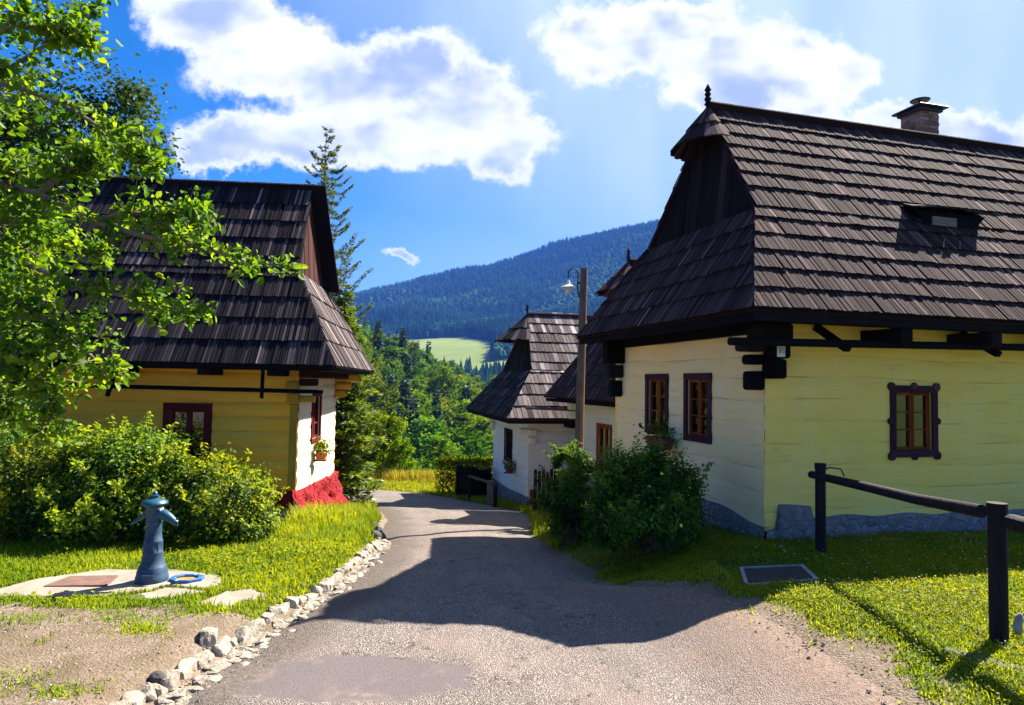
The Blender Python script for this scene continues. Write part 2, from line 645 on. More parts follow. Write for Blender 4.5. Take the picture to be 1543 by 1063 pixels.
    n.out(n.bsdf(col, .9, n.bump(h, .9, .012), .2))
    MAT['road'] = mt
    o = raw_mesh('road', V, grid_faces(K, len(rows)), 'road', smooth=True, pattr={'lat': Lt.ravel(), 'apron': apron.ravel(), 'gutter': gut.ravel()})
    tag(o, kind='structure')


make_road()

# ------------------------------------------------------------------ materials


def wood_roof(name, lo, mid, hi):
    mt, n = new_mat(name)
    g = n.attr('grain', 1)
    t = n.attr('tint')
    fib = n.noise(n.scale(g, (60, 2.2, 1)), 1.0, 5, .65)
    blot = n.noise(n.scale(g, (3.0, 1.6, 1)), 1.0, 4, .6)
    c = n.ramp(t, [(0, lo), (.5, mid), (.93, hi), (1, tuple(min(1, q * 1.7) for q in hi))])
    c = n.mix(.8, c, n.ramp(fib, [(.25, .35), (.6, 1.0), (.8, 1.35)]), 'MULTIPLY')
    c = n.mix(.55, c, n.ramp(blot, [(.3, .45), (.7, 1.25)]), 'MULTIPLY')
    n.out(n.bsdf(c, .9, n.bump(fib, .5, .006), .06))
    MAT[name] = mt


wood_roof('shingle_brown', (.019, .010, .013), (.049, .029, .032), (.13, .083, .08))
wood_roof('shingle_shaded', (.009, .007, .011), (.020, .016, .022), (.12, .098, .105))  # weathered boards on slopes away from the sun, shade put into the colour
wood_roof('shingle_lit', (.035, .027, .030), (.12, .096, .096), (.36, .30, .29))  # same kind of boards on sun-facing slopes, sunlight put into the colour
wood_roof('dark_board', (.007, .005, .007), (.012, .009, .011), (.024, .017, .018))
wood_roof('fence_board', (.016, .011, .012), (.030, .021, .022), (.055, .04, .04))
wood_roof('black_wood', (.006, .004, .006), (.010, .008, .010), (.018, .014, .015))
wood_roof('red_board', (.03, .012, .011), (.055, .021, .018), (.09, .036, .03))
wood_roof('grey_wood', (.10, .075, .06), (.17, .13, .11), (.27, .22, .19))
wood_roof('window_orange', (.20, .045, .012), (.27, .065, .016), (.33, .09, .022))
wood_roof('window_purple', (.060, .022, .032), (.075, .028, .040), (.09, .036, .05))
wood_roof('window_red', (.12, .014, .014), (.16, .02, .02), (.2, .028, .026))
wood_roof('window_dark', (.02, .014, .012), (.03, .02, .018), (.045, .03, .026))
wood_roof('ochre_log', (.45, .25, .03), (.55, .31, .04), (.62, .36, .06))


def wall_mat(name, base, alt, dirt, seam, warm=None):
    mt, n = new_mat(name)
    v = n.objc()
    sep = n.add('ShaderNodeSeparateXYZ', {0: v})
    s = n.attr('seam')
    big = n.noise(v, 1.1, 5, .6)
    hor = n.noise(n.scale(v, (1.1, 1.1, 13)), 1.6, 5, .7)
    fine = n.noise(v, 45, 4, .7)
    c = n.mix(n.mapr(big, .36, .66), base, alt)
    c = n.mix(n.mapr(hor, .54, .74, 0, .65), c, dirt)
    blot = n.noise(n.scale(v, (1., 1., 2.2)), 3.1, 6, .7)
    c = n.mix(n.mapr(blot, .55, .72, 0, .45), c, dirt)
    crack = n.noise(n.scale(v, (.8, .8, 26)), 2.0, 3, .6)
    ck = n.math('MULTIPLY', n.mapr(s, .6, .99), n.mapr(crack, .48, .64))
    hair = n.noise(n.vmath('ADD', n.scale(v, (.55, .55, 30)), n.scale(n.noisec(v, 1.2, 3), .9)), 1.7, 4, .6)
    gate = n.noise(n.scale(v, (1.3, 1.3, 5)), 1.5, 3, .6)
    ck = n.math('MAXIMUM', ck, n.math('MULTIPLY', n.math('MULTIPLY', n.mapr(hair, .495, .5), n.mapr(hair, .512, .505)), n.mapr(gate, .52, .64, 0, .6)))
    c = n.mix(n.math('MULTIPLY', ck, .5), c, seam)
    c = n.mix(n.math('MULTIPLY', n.mapr(fine, .6, .8), .15), c, dirt)
    h = n.math('ADD', n.math('MULTIPLY', hor, 1.0), n.math('MULTIPLY', fine, .25))
    h = n.math('SUBTRACT', h, n.math('MULTIPLY', ck, .8))
    n.out(n.bsdf(c, .9, n.bump(h, .55, .015), .2))
    MAT[name] = mt


wall_mat('wall_yellow', (.95, .645, .125), (.95, .68, .18), (.72, .48, .13), (.10, .08, .05))
wall_mat('wall_cream', (.94, .70, .31), (.93, .74, .41), (.74, .55, .33), (.10, .08, .06))
wall_mat('wall_ochre', (.95, .42, .035), (.95, .47, .06), (.64, .29, .04), (.12, .07, .02))
wall_mat('wall_white', (.78, .75, .71), (.80, .78, .75), (.60, .58, .56), (.22, .2, .2))
wall_mat('wall_pale_cream', (.66, .58, .42), (.70, .63, .48), (.48, .38, .26), (.25, .18, .1))  # cream paint of the left cottage's gable wall
wall_mat('wall_mint', (.64, .68, .54), (.70, .72, .60), (.48, .5, .44), (.2, .2, .18))


def stone_mat(name, c1, c2, joint, scale=7.5):
    mt, n = new_mat(name)
    v = n.vmath('ADD', n.objc(), n.scale(n.noisec(n.objc(), 6, 3), .12))
    cell = n.add('ShaderNodeSeparateColor', {0: n.voro(v, scale, 1)}).outputs[0]
    ed = n.voro(v, scale, 0, 'DISTANCE_TO_EDGE')
    fine = n.noise(n.objc(), 22, 6, .7)
    c = n.mix(cell, c1, c2)
    c = n.mix(.7, c, n.ramp(fine, [(.25, .45), (.7, 1.2)]), 'MULTIPLY')
    c = n.mix(n.mapr(ed, .0, .06, .8, 0), c, joint)
    h = n.math('ADD', n.math('MULTIPLY', n.mapr(ed, 0, .2), .5), n.math('MULTIPLY', fine, 1.1))
    n.out(n.bsdf(c, .92, n.bump(h, .9, .05), .2))
    MAT[name] = mt


stone_mat('plinth_grey', (.24, .205, .20), (.36, .315, .30), (.19, .165, .16))
stone_mat('plinth_red', (.24, .009, .014), (.32, .014, .020), (.16, .006, .010))
stone_mat('plinth_blue_grey', (.17, .17, .19), (.28, .28, .30), (.13, .13, .14))

rough_mat('stone_pale', (.17, .135, .10), (.46, .41, .345), 8, .95, 1., 22, .03, tint=.6, spec=.1)
rough_mat('stone_dark', (.035, .032, .035), (.08, .075, .075), 6, .9, .7, 20, .02)
rough_mat('concrete', (.17, .145, .115), (.28, .24, .195), 3.5, .9, .5, 30, .01)
rough_mat('concrete_white', (.20, .19, .18), (.34, .32, .30), 6, .9, .5, 30, .01)
rough_mat('rust_plate', (.10, .055, .045), (.17, .095, .075), 9, .8, .5, 40, .005)
rough_mat('dark_plate', (.03, .022, .024), (.055, .042, .044), 9, .75, .5, 50, .005)
rough_mat('shaded_slab', (.045, .045, .055), (.08, .08, .095), 9, .85, .5, 30, .01)  # kerb colour holds the bluish shade of the fence post
rough_mat('rust_water', (.34, .15, .02), (.48, .24, .04), 9, .4, .2, 20, .005)
rough_mat('pump_blue', (.004, .038, .072), (.010, .070, .12), 5, .38, .25, 30, .004, spec=.5)
rough_mat('pump_base_blue', (.008, .030, .066), (.030, .068, .125), 7, .6, .4, 30, .006, spec=.4)
rough_mat('basin_blue', (.012, .08, .24), (.03, .13, .34), 6, .45, .2, 20, .004, spec=.5)
rough_mat('enamel', (.60, .60, .62), (.72, .72, .74), 6, .35, .1, 20, .002, spec=.5)
rough_mat('dark_metal', (.035, .03, .04), (.06, .055, .065), 8, .5, .3, 30, .004, metal=.6)
rough_mat('terracotta', (.36, .10, .035), (.46, .14, .05), 8, .8, .3, 30, .004)
rough_mat('box_brown', (.13, .035, .02), (.18, .05, .03), 8, .8, .3, 30, .004)
rough_mat('flower_red', (.55, .01, .02), (.7, .03, .03), 8, .6, .1)
rough_mat('flower_yellow', (.8, .6, .02), (.85, .7, .05), 8, .6, .1)
rough_mat('flower_white', (.75, .75, .72), (.85, .85, .8), 8, .6, .1)
rough_mat('bark', (.045, .032, .026), (.12, .09, .075), 7, .95, .9, 18, .02, (1, 1, .25))
rough_mat('bark_light', (.10, .075, .055), (.20, .15, .11), 9, .95, .8, 22, .01, (1, 1, .25))
rough_mat('post_paint', (.009, .006, .009), (.022, .015, .020), 5, .7, .7, 16, .012, (3, 3, .5), spec=.12)
rough_mat('curtain', (.55, .55, .58), (.72, .72, .74), 9, .9, .5, 60, .004)
rough_mat('plate_white', (.62, .62, .60), (.7, .7, .68), 8, .4, .1)
rough_mat('plate_ink', (.015, .015, .02), (.02, .02, .03), 8, .5, .1)
rough_mat('wire', (.02, .02, .02), (.03, .03, .03), 8, .5, .1)


def glass_mats():
    mt, n = new_mat('pane_glass')
    v = n.objc()
    bmp = n.bump(n.noise(v, 5, 2), .06, .02)
    gl = n.add('ShaderNodeBsdfGlossy', {'Color': (.9, .95, 1.), 'Roughness': .03, 'Normal': bmp}).outputs[0]
    tr = n.add('ShaderNodeBsdfTransparent', {'Color': (.30, .36, .46)}).outputs[0]
    fr = n.add('ShaderNodeFresnel', {'IOR': 1.5, 'Normal': bmp}).outputs[0]
    f = n.math('ADD', n.math('MULTIPLY', fr, 1.2), .06, clamp=True)
    n.out(n.add('ShaderNodeMixShader', {0: f, 1: tr, 2: gl}).outputs[0])
    MAT['pane_glass'] = mt
    mt, n = new_mat('globe_glass')
    gl = n.add('ShaderNodeBsdfGlossy', {'Color': (.9, .95, 1.), 'Roughness': .05}).outputs[0]
    tr = n.add('ShaderNodeBsdfTransparent', {'Color': (.8, .84, .88)}).outputs[0]
    df = n.add('ShaderNodeBsdfDiffuse', {'Color': (.7, .7, .7)}).outputs[0]
    a = n.add('ShaderNodeMixShader', {0: .3, 1: tr, 2: df}).outputs[0]
    n.out(n.add('ShaderNodeMixShader', {0: .2, 1: a, 2: gl}).outputs[0])
    MAT['globe_glass'] = mt


glass_mats()


def brick_mat():
    mt, n = new_mat('brick')
    t = n.attr('tint')
    f = n.noise(n.objc(), 30, 5, .7)
    c = n.ramp(t, [(0, (.17, .085, .06)), (.5, (.27, .15, .11)), (1, (.36, .25, .20))])
    c = n.mix(.6, c, n.ramp(f, [(.3, .55), (.7, 1.15)]), 'MULTIPLY')
    n.out(n.bsdf(c, .9, n.bump(f, .6, .006), .2))
    MAT['brick'] = mt
    rough_mat('mortar', (.22, .17, .15), (.30, .25, .22), 20, .95, .4)


brick_mat()


def leaf_mat(name, lo, mid, hi, trans=.38, rough=.5, spec=.35, tcol=None):
    mt, n = new_mat(name)
    t = n.attr('tint')
    oi = n.add('ShaderNodeObjectInfo').outputs['Random']
    c = n.ramp(t, [(.05, lo), (.5, mid), (.95, hi)])
    c = n.add('ShaderNodeHueSaturation', {'Hue': n.mapr(oi, 0, 1, .485, .515), 'Saturation': 1.0, 'Value': n.mapr(oi, 0, 1, .85, 1.15), 'Color': c}).outputs[0]
    d = n.bsdf(c, rough, None, spec)
    tc = n.mix(1.0, c, tcol or (1.9, 1.55, .5), 'MULTIPLY')
    tl = n.add('ShaderNodeBsdfTranslucent', {'Color': tc}).outputs[0]
    n.out(n.add('ShaderNodeMixShader', {0: trans, 1: d, 2: tl}).outputs[0])
    MAT[name] = mt


leaf_mat('leaf_fruit_tree', (.026, .075, .006), (.085, .165, .010), (.18, .265, .014), .5, .55, .2)
leaf_mat('leaf_hedge', (.014, .045, .004), (.080, .145, .007), (.24, .29, .012), .45, .55, .2)
leaf_mat('leaf_dark_shrub', (.018, .06, .006), (.055, .12, .010), (.11, .19, .016), .35, .6, .15)
leaf_mat('leaf_ash', (.010, .035, .008), (.025, .065, .008), (.06, .11, .012), .35, .6, .15)
leaf_mat('leaf_broad', (.014, .050, .004), (.048, .115, .007), (.12, .20, .010), .35, 1.0, 0.)
leaf_mat('leaf_bright', (.035, .085, .005), (.09, .15, .007), (.17, .23, .010), .40, 1.0, 0.)
leaf_mat('needle_dark', (.010, .032, .014), (.018, .05, .018), (.035, .08, .02), .2)
leaf_mat('needle_spruce', (.025, .06, .010), (.06, .12, .012), (.15, .20, .014), .35)
leaf_mat('needle_larch', (.025, .055, .014), (.05, .09, .018), (.10, .15, .025), .35, .7, .1)
leaf_mat('grass_blade', (.055, .115, .004), (.18, .235, .006), (.31, .325, .010), .45, .6, .15)
leaf_mat('grass_dry', (.13, .12, .012), (.25, .21, .02), (.38, .32, .05), .4)
leaf_mat('forest_far', (.004, .015, .009), (.010, .029, .012), (.04, .078, .016), .12, .95, 0.)


# ------------------------------------------------------------------ foliage
def nrm(a):
    return a / (np.linalg.norm(a, axis=-1, keepdims=True) + 1e-9)


def leaf_arrays(P, size, up=.5, out=None, aspect=.6, fold=.18, fine=False, droop=0.):
    N = len(P)
    n_ = rng.normal(size=(N, 3))
    n_[:, 2] += up * 2
    if out is not None:
        n_ += out * 1.2
    n_ = nrm(n_)
    a = rng.normal(size=(N, 3))
    a[:, 2] -= droop
    a = nrm(a - (a * n_).sum(1, keepdims=True) * n_)
    b = np.cross(n_, a)
    s = np.asarray(size).reshape(-1, 1) * rng.uniform(.5, 1.35, (N, 1))
    w = s * aspect * .5
    lift = n_ * s * fold
    if fine:
        # base, lower side, upper side, tip on both halves of a folded blade
        pts = [P, P + a * s * .28 + b * w * .85 + lift * .8, P + a * s * .68 + b * w * .80 + lift * .6, P + a * s - lift * .6,
               P + a * s * .68 - b * w * .80 + lift * .6, P + a * s * .28 - b * w * .85 + lift * .8]
        V = np.stack(pts, 1).reshape(-1, 3)
        k = np.arange(N)[:, None] * 6
        F = np.concatenate([k + np.array([[0, 1, 2, 3]]), k + np.array([[0, 3, 4, 5]])], 1).reshape(-1, 4)
        return V, F, 2
    V = np.stack([P, P + a * s * .5 + b * w + lift, P + a * s, P + a * s * .5 - b * w + lift], 1).reshape(-1, 3)
    k = np.arange(N)[:, None] * 4
    F = np.concatenate([k + np.array([[0, 1, 2]]), k + np.array([[0, 2, 3]])], 1).reshape(-1, 3)
    return V, F, 2


def leaves_obj(name, P, size, mat, parent, tint, **kw):
    V, F, rep = leaf_arrays(P, size, **kw)
    return raw_mesh(name, V, F, mat, parent, tint=np.repeat(np.clip(tint, 0, 1), rep))


def dome_points(n, rx, ry, h, base=.0, shell=.7, lump=.18, seed=0):
    """clump centres spread over a lumpy dome"""
    r = np.random.default_rng(seed)
    ph = r.uniform(0, 2 * PI, n)
    cz = r.uniform(-.48, 1, n)
    rad = r.uniform(shell, 1.0, n) ** .6
    s = np.sqrt(np.clip(1 - np.clip(cz, 0, 1) ** 2, 0, 1))
    l = 1 + lump * np.sin(ph * 3 + seed) * np.cos(cz * 4 + seed) + lump * .8 * r.normal(size=n) * .5
    x = np.cos(ph) * s * rx * rad * l
    y = np.sin(ph) * s * ry * rad * l
    z = base + (h - base) * (.34 + .66 * cz * rad * l)
    return np.stack([x, y, np.clip(z, .03, None)], 1)


def shrub(name, loc, rx, ry, h, leaf, mat, label, group=None, n=60, per=260, sprigs=40, seed=1, sp_h=.22, rz=0., cat='shrub', up=.35, flowers=None, spread=.125):
    root = empty(name, loc, rz, label, cat, group)
    r = np.random.default_rng(seed + 100)
    C = dome_points(n, rx, ry, h, .05, .72, .2, seed)
    P, T = [], []
    ctint = r.choice([.08, .25, .5, .88], n) + r.normal(size=n) * .08
    for c, t in zip(C, ctint):
        k = int(per * r.uniform(.6, 1.4))
        q = r.normal(size=(k, 3)) * np.array([1, 1, .85]) * spread * (rx + ry) / 2
        P.append(c + q)
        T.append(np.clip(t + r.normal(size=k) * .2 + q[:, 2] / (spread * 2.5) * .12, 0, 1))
    # upright young shoots
    st = MB()
    for _ in range(sprigs):
        c = C[r.integers(n)]
        L = sp_h * r.uniform(.5, 1.5)
        d = nrm(np.array([c[0] / rx, c[1] / ry, 1.0]) + r.normal(size=3) * .25)
        k = int(30 * L / .22)
        s = r.uniform(0, 1, (k, 1))
        base = c + d * spread * rx * .6
        P.append(base + d * L * s + r.normal(size=(k, 3)) * .022 * (1.3 - s))
        T.append(np.clip(.62 + .3 * s[:, 0] + r.normal(size=k) * .12, 0, 1))
        st.tube([base - d * .1, base + d * L * .9], [.004, .0015], 4)
    for i in range(14):
        c = C[r.integers(n)]
        st.tube([(r.normal() * .12, r.normal() * .12, -.08), c * np.array([.4, .4, .5]), c * .97], [.018, .012, .004], 5)
    st.build('stems', 'bark', root)
    P = np.concatenate(P)
    T = np.concatenate(T)
    ok = P[:, 2] > .01
    P, T = P[ok], T[ok]
    out = nrm(P - np.array([0, 0, h * .3]))
    leaves_obj('foliage', P, np.full(len(P), leaf), mat, root, T, up=up, out=out)
    if flowers:
        fm, cnt, fs = flowers
        b = MB()
        for i in range(cnt):
            c = P[r.integers(len(P))]
            o = nrm(c - np.array([0, 0, h * .3]))
            cc = c + o * .035
            e1 = nrm(np.cross(o, [.3, .2, 1.]))
            e2 = np.cross(o, e1)
            for j in range(5):
                a = 2 * PI * j / 5
                d1, d2 = math.cos(a) * e1 + math.sin(a) * e2, math.cos(a + 1.25) * e1 + math.sin(a + 1.25) * e2
                b.add([cc, cc + d1 * fs * .8 + o * .004, cc + (d1 + d2) * fs * .75 + o * .006, cc + d2 * fs * .8 + o * .004], [(0, 1, 2, 3)])
        b.build('flowers', fm, root)
    return root


def copy_tree(o, parent=None):
    c = o.copy()
    COL.objects.link(c)
    if parent is not None:
        c.parent = parent
    for ch in list(o.children):
        copy_tree(ch, c)
    return c


def broad_tree(name, loc, h, cr, trunk_h, label, cat='tree', group=None, clumps=70, per=60, leaf=.3, mat='leaf_broad', seed=1, trunk_r=.16, sz=.62, spread=.2, bark='bark', limbs=14, lean=(0, 0), rz=0., up=.5):
    """trunk, limbs and a crown of leaf clumps spread through an uneven volume"""
    r = np.random.default_rng(seed)
    root = empty(name, loc, rz, label, cat, group)
    cz = trunk_h + (h - trunk_h) * .5
    C = []
    while len(C) < clumps:
        q = r.uniform(-1, 1, 3)
        d = np.linalg.norm(q)
        if d > 1 or d < .45 * r.random():
            continue
        prof = 1.0 - .35 * max(0, q[2])
        lob = 1 + .16 * math.sin(3 * math.atan2(q[1], q[0]) + seed) + .12 * math.sin(5 * q[2] + seed * 2)
        C.append([q[0] * cr * prof * lob + lean[0] * (q[2] + 1), q[1] * cr * prof * lob + lean[1] * (q[2] + 1), cz + q[2] * (h - trunk_h) * .5])
    C = np.array(C)
    tb = MB()
    top = np.array([lean[0], lean[1], trunk_h + (h - trunk_h) * .6])
    tp = [np.array([0, 0, -.4]), np.array([r.normal() * .03 * h * .1, r.normal() * .03, trunk_h * .5]), np.array([lean[0] * .4, lean[1] * .4, trunk_h]), top]
    tb.tube(tp, [trunk_r * 1.25, trunk_r, trunk_r * .8, trunk_r * .25], 8, wob=.06)
    for i in range(limbs):
        c = C[r.integers(len(C))]
        s = r.uniform(.15, .85)
        b0 = tp[2] * (1 - s) + top * s
        mid = (b0 + c) / 2 + np.array([0, 0, .08 * h * r.uniform(-.3, .6)])
        tb.tube([b0, mid, c], [trunk_r * .38, trunk_r * .22, trunk_r * .06], 5)
    tb.build('trunk', bark, root)
    P, T = [], []
    for c in C:
        k = int(per * r.uniform(.5, 1.5))
        q = r.normal(size=(k, 3)) * np.array([1, 1, sz]) * spread * cr
        P.append(c + q)
        t = r.uniform(.1, .8)
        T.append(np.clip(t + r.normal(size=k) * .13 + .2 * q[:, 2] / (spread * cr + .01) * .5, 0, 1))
    P, T = np.concatenate(P), np.concatenate(T)
    out = nrm(P - np.array([0, 0, cz]))
    leaves_obj('crown', P, np.full(len(P), leaf), mat, root, T, up=up, out=out, aspect=.7)
    return root


def conifer(name, loc, h, r0, label, cat='tree', group=None, whorls=26, arms=7, needles=26, nl=.16, mat='needle_dark', seed=1, low=.06, droop=.25, trunk_r=.12, taper=.9, upturn=0., rz=0., width=.20, nw=.22, curl=False):
    r = np.random.default_rng(seed)
    root = empty(name, loc, rz, label, cat, group)
    tb = MB()
    pts = [(0, 0, -.4), (0, 0, h * .5), (r.normal() * .01 * h, 0, h * .93)]
    rad = [trunk_r * 1.1, trunk_r * .6, trunk_r * .12]
    if curl:
        pts += [(-.02 * h * .1, 0, h * .985), (-.1, 0, h), (-.17, 0, h * .992)]
        rad += [.012, .008, .004]
    else:
        pts.append((0, 0, h))
        rad.append(.01)
    tb.tube(pts, rad, 7)
    P, D, S, T = [], [], [], []
    for w in range(whorls):
        s = low + (1 - low) * (w / whorls) ** .9
        z = h * s
        L = r0 * (1 - s) ** taper + .03 * r0
        na = max(3, int(arms * (1 - .3 * s)))
        a0 = r.uniform(0, 2 * PI)
        for k in range(na):
            a = a0 + 2 * PI * k / na + r.normal() * .25
            l = L * r.uniform(.6, 1.2)
            d = np.array([math.cos(a), math.sin(a), 0])
            zz = z + r.normal() * h * .012
            p0 = np.array([0, 0, zz])
            p1 = p0 + d * l * .55 + np.array([0, 0, -droop * l * .45])
            p2 = p0 + d * l + np.array([0, 0, -droop * l * .7 + upturn * l])
            tb.tube([p0, p1, p2], [trunk_r * .22 * (1 - s) + .006, trunk_r * .12 * (1 - s) + .004, .002], 4)
            side = np.array([-d[1], d[0], 0])
            kk = max(4, int(needles * l / r0 * 1.3))
            u_ = r.uniform(.12, 1.0, kk)
            base = np.where((u_ < .55)[:, None], p0 + (p1 - p0) * (u_ / .55)[:, None], p1 + (p2 - p1) * ((u_ - .55) / .45)[:, None])
            off = r.normal(size=kk) * width * l * (1.05 - u_)
            base = base + side * off[:, None] + np.array([0, 0, 1.]) * (r.normal(size=kk) * .05 * l * .5 - np.abs(off) * .25)[:, None]
            dirn = nrm(d * r.uniform(.3, 1.2, (kk, 1)) + side * np.sign(off)[:, None] * r.uniform(.2, 1.2, (kk, 1)) + np.array([0, 0, 1.]) * (r.normal(size=(kk, 1)) * .3 + upturn))
            P.append(base)
            D.append(dirn)
            S.append(nl * r.uniform(.6, 1.3, kk))
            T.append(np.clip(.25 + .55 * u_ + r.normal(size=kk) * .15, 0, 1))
    tb.build('trunk', 'bark', root)
    P, D, S, T = map(np.concatenate, (P, D, S, T))
    n_ = nrm(np.array([0, 0, 1.]) + rng.normal(size=(len(P), 3)) * .5)
    b = nrm(np.cross(n_, D))
    S = S[:, None]
    up_ = n_ * S * .06
    V = np.stack([P, P + D * S * .45 + b * S * nw - up_, P + D * S, P + D * S * .45 - b * S * nw - up_], 1).reshape(-1, 3)
    k = np.arange(len(P))[:, None] * 4
    F = np.concatenate([k + np.array([[0, 1, 2]]), k + np.array([[0, 2, 3]])], 1).reshape(-1, 3)
    raw_mesh('crown', V, F, mat, root, tint=np.repeat(T, 2))
    return root


# ------------------------------------------------------------------ roofs
def clip_half(poly, nx, ny, c):
    out = []
    k = len(poly)
    for i in range(k):
        a, b = poly[i], poly[(i + 1) % k]
        da, db = nx * a[0] + ny * a[1] - c, nx * b[0] + ny * b[1] - c
        if da >= 0:
            out.append(a)
        if (da >= 0) != (db >= 0):
            s = da / (da - db)
            out.append((a[0] + s * (b[0] - a[0]), a[1] + s * (b[1] - a[1])))
    return out


def clip_convex(poly, cp):
    k = len(cp)
    for i in range(k):
        a, b = cp[i], cp[(i + 1) % k]
        nx, ny = -(b[1] - a[1]), b[0] - a[0]
        poly = clip_half(poly, nx, ny, nx * a[0] + ny * a[1])
        if len(poly) < 3:
            return []
    return poly


def boards(mb, O, S, T, poly, edges, w, lift=.028, thick=.018, base=.012, over=.07, jit=.007, gap=.006, flip=False):
    """courses of overlapping boards on the plane O + s*S + t*T inside the convex counter-clockwise poly"""
    O, S, T = (np.array(q, float) for q in (O, S, T))
    N = np.cross(S, T)
    N /= np.linalg.norm(N)
    if flip:
        N = -N
    s0, s1 = min(p[0] for p in poly), max(p[0] for p in poly)
    for k in range(len(edges) - 1):
        ta, tb = edges[k], edges[k + 1] + over
        s = s0 - random.random() * w
        wob = random.uniform(0, 6)
        while s < s1:
            ww = w * random.uniform(.75, 1.3)
            j = random.uniform(-jit, jit) + .006 * math.sin(s * 1.7 + wob)
            q = clip_convex([(s + gap, ta + j), (s + ww - gap, ta + j), (s + ww - gap, tb), (s + gap, tb)], poly)
            if len(q) >= 3:
                dl = random.uniform(-.004, .006)
                tilt = random.uniform(-.005, .005)

                def hgt(a, b, e):
                    return base + dl + tilt * (a - s) / ww + lift * max(0, 1 - (b - ta) / (tb - ta)) + (thick if e else 0)
                sg = random.random() * 50
                mb.prism(q, lambda a, b: O + S * a + T * b + N * hgt(a, b, 0), lambda a, b: O + S * a + T * b + N * hgt(a, b, 1),
                         t=min(1, max(0, random.gauss(.45, .17) + (.4 if random.random() < .06 else 0))), g=[(a + sg, b + sg, 0) for a, b in q])
            s += ww


def deck(mb, O, S, T, poly, th=.02, flip=False):
    O, S, T = (np.array(q, float) for q in (O, S, T))
    N = np.cross(S, T)
    N /= np.linalg.norm(N)
    if flip:
        N = -N
    mb.prism(poly, lambda a, b: O + S * a + T * b - N * th, lambda a, b: O + S * a + T * b, t=.2)


def wall_grid(parent, name, mat, O, U, L, Nn, z0, z1, holes=(), log=.25, depth=.016, bulge=.006, sx=1, step=.09, seed=0., z0f=None, reveal=.14, phase=0.):
    """a log wall: rounded logs with seams; rectangular openings with reveals"""
    O, U, Nn = (np.array(q, float) for q in (O, U, Nn))
    us = set(np.round(np.arange(0, L + 1e-6, step), 4)) | {L}
    zs = set()
    k = 0
    zz = z0 + phase
    while zz - log < z1:
        for f in (0, .012, .035, .09, .16, log - .05, log - .02):
            if z0 < zz + f < z1:
                zs.add(round(zz + f, 4))
        zz += log
    zs |= {z0, z1}
    for h in holes:
        us |= {h[0], h[1]}
        zs |= {h[2], h[3]}

    def thin(v, keep):
        v = sorted(v)
        o = [v[0]]
        for q in v[1:]:
            if q - o[-1] < .006:
                if q in keep:
                    o[-1] = q
                continue
            o.append(q)
        return o
    us = np.array(thin(us, {h[i] for h in holes for i in (0, 1)} | {L}))
    zs = np.array(thin(zs, {h[i] for h in holes for i in (2, 3)} | {z1}))
    UU, ZZ = np.meshgrid(us, zs)
    line = ZZ - z0 - phase - .02 * np.sin(UU * .9 + seed) - .012 * np.sin(UU * 2.7 + seed * 3)
    fr = np.mod(line, log)
    d = np.minimum(fr, log - fr)
    seam = np.exp(-(d / .022) ** 2)
    idx = np.floor(line / log)
    prof = bulge * np.sin(np.clip(fr / log, 0, 1) * PI) - depth * seam * (.6 + .4 * np.sin(idx * 5.1 + UU * 1.1 + seed))
    prof += vnoise(UU + seed * 7, ZZ * 2.5, .5, 3) * .008
    hole_edge = np.zeros_like(UU)
    for h in holes:
        hole_edge = np.maximum(hole_edge, ((UU >= h[0] - 1e-4) & (UU <= h[1] + 1e-4) & (ZZ >= h[2] - 1e-4) & (ZZ <= h[3] + 1e-4)) * 1.)
    prof = np.where(hole_edge > .5, 0, prof)
    ZD = ZZ.copy()
    if z0f is not None:
        lo = z0f(us)
        ZD[0] = lo
        for j in range(1, len(zs)):
            ZD[j] = np.maximum(ZD[j], lo + .002 * j)
    V = O[None, None] + UU[..., None] * U + Nn * prof[..., None]
    V[..., 2] += ZD
    V = V.reshape(-1, 3)
    F = grid_faces(len(us), len(zs))
    cu = (us[:-1] + us[1:]) / 2
    cz = (zs[:-1] + zs[1:]) / 2
    keep = np.ones((len(cz), len(cu)), bool)
    for h in holes:
        keep &= ~((cu[None] > h[0]) & (cu[None] < h[1]) & (cz[:, None] > h[2]) & (cz[:, None] < h[3]))
    F = F[keep.ravel()]
    seamv = seam.ravel()
    ex, ef = [], []
    nb = len(V)
    for h in holes:
        c = [(h[0], h[2]), (h[1], h[2]), (h[1], h[3]), (h[0], h[3])]
        for e in range(4):
            a, b = c[e], c[(e + 1) % 4]
            q = [O + U * a[0] + np.array([0, 0, a[1]]), O + U * b[0] + np.array([0, 0, b[1]])]
            o = nb + len(ex)
            ex += [q[0], q[1], q[1] - Nn * reveal, q[0] - Nn * reveal]
            ef.append([o, o + 1, o + 2, o + 3])
    if ex:
        V = np.concatenate([V, np.array(ex)])
        F = np.concatenate([F, np.array(ef)])
        seamv = np.concatenate([seamv, np.zeros(len(ex))])
    if sx < 0:
        V = V * np.array([-1, 1, 1])
    return raw_mesh(name, V, F, mat, parent, smooth=False, pattr={'seam': seamv})


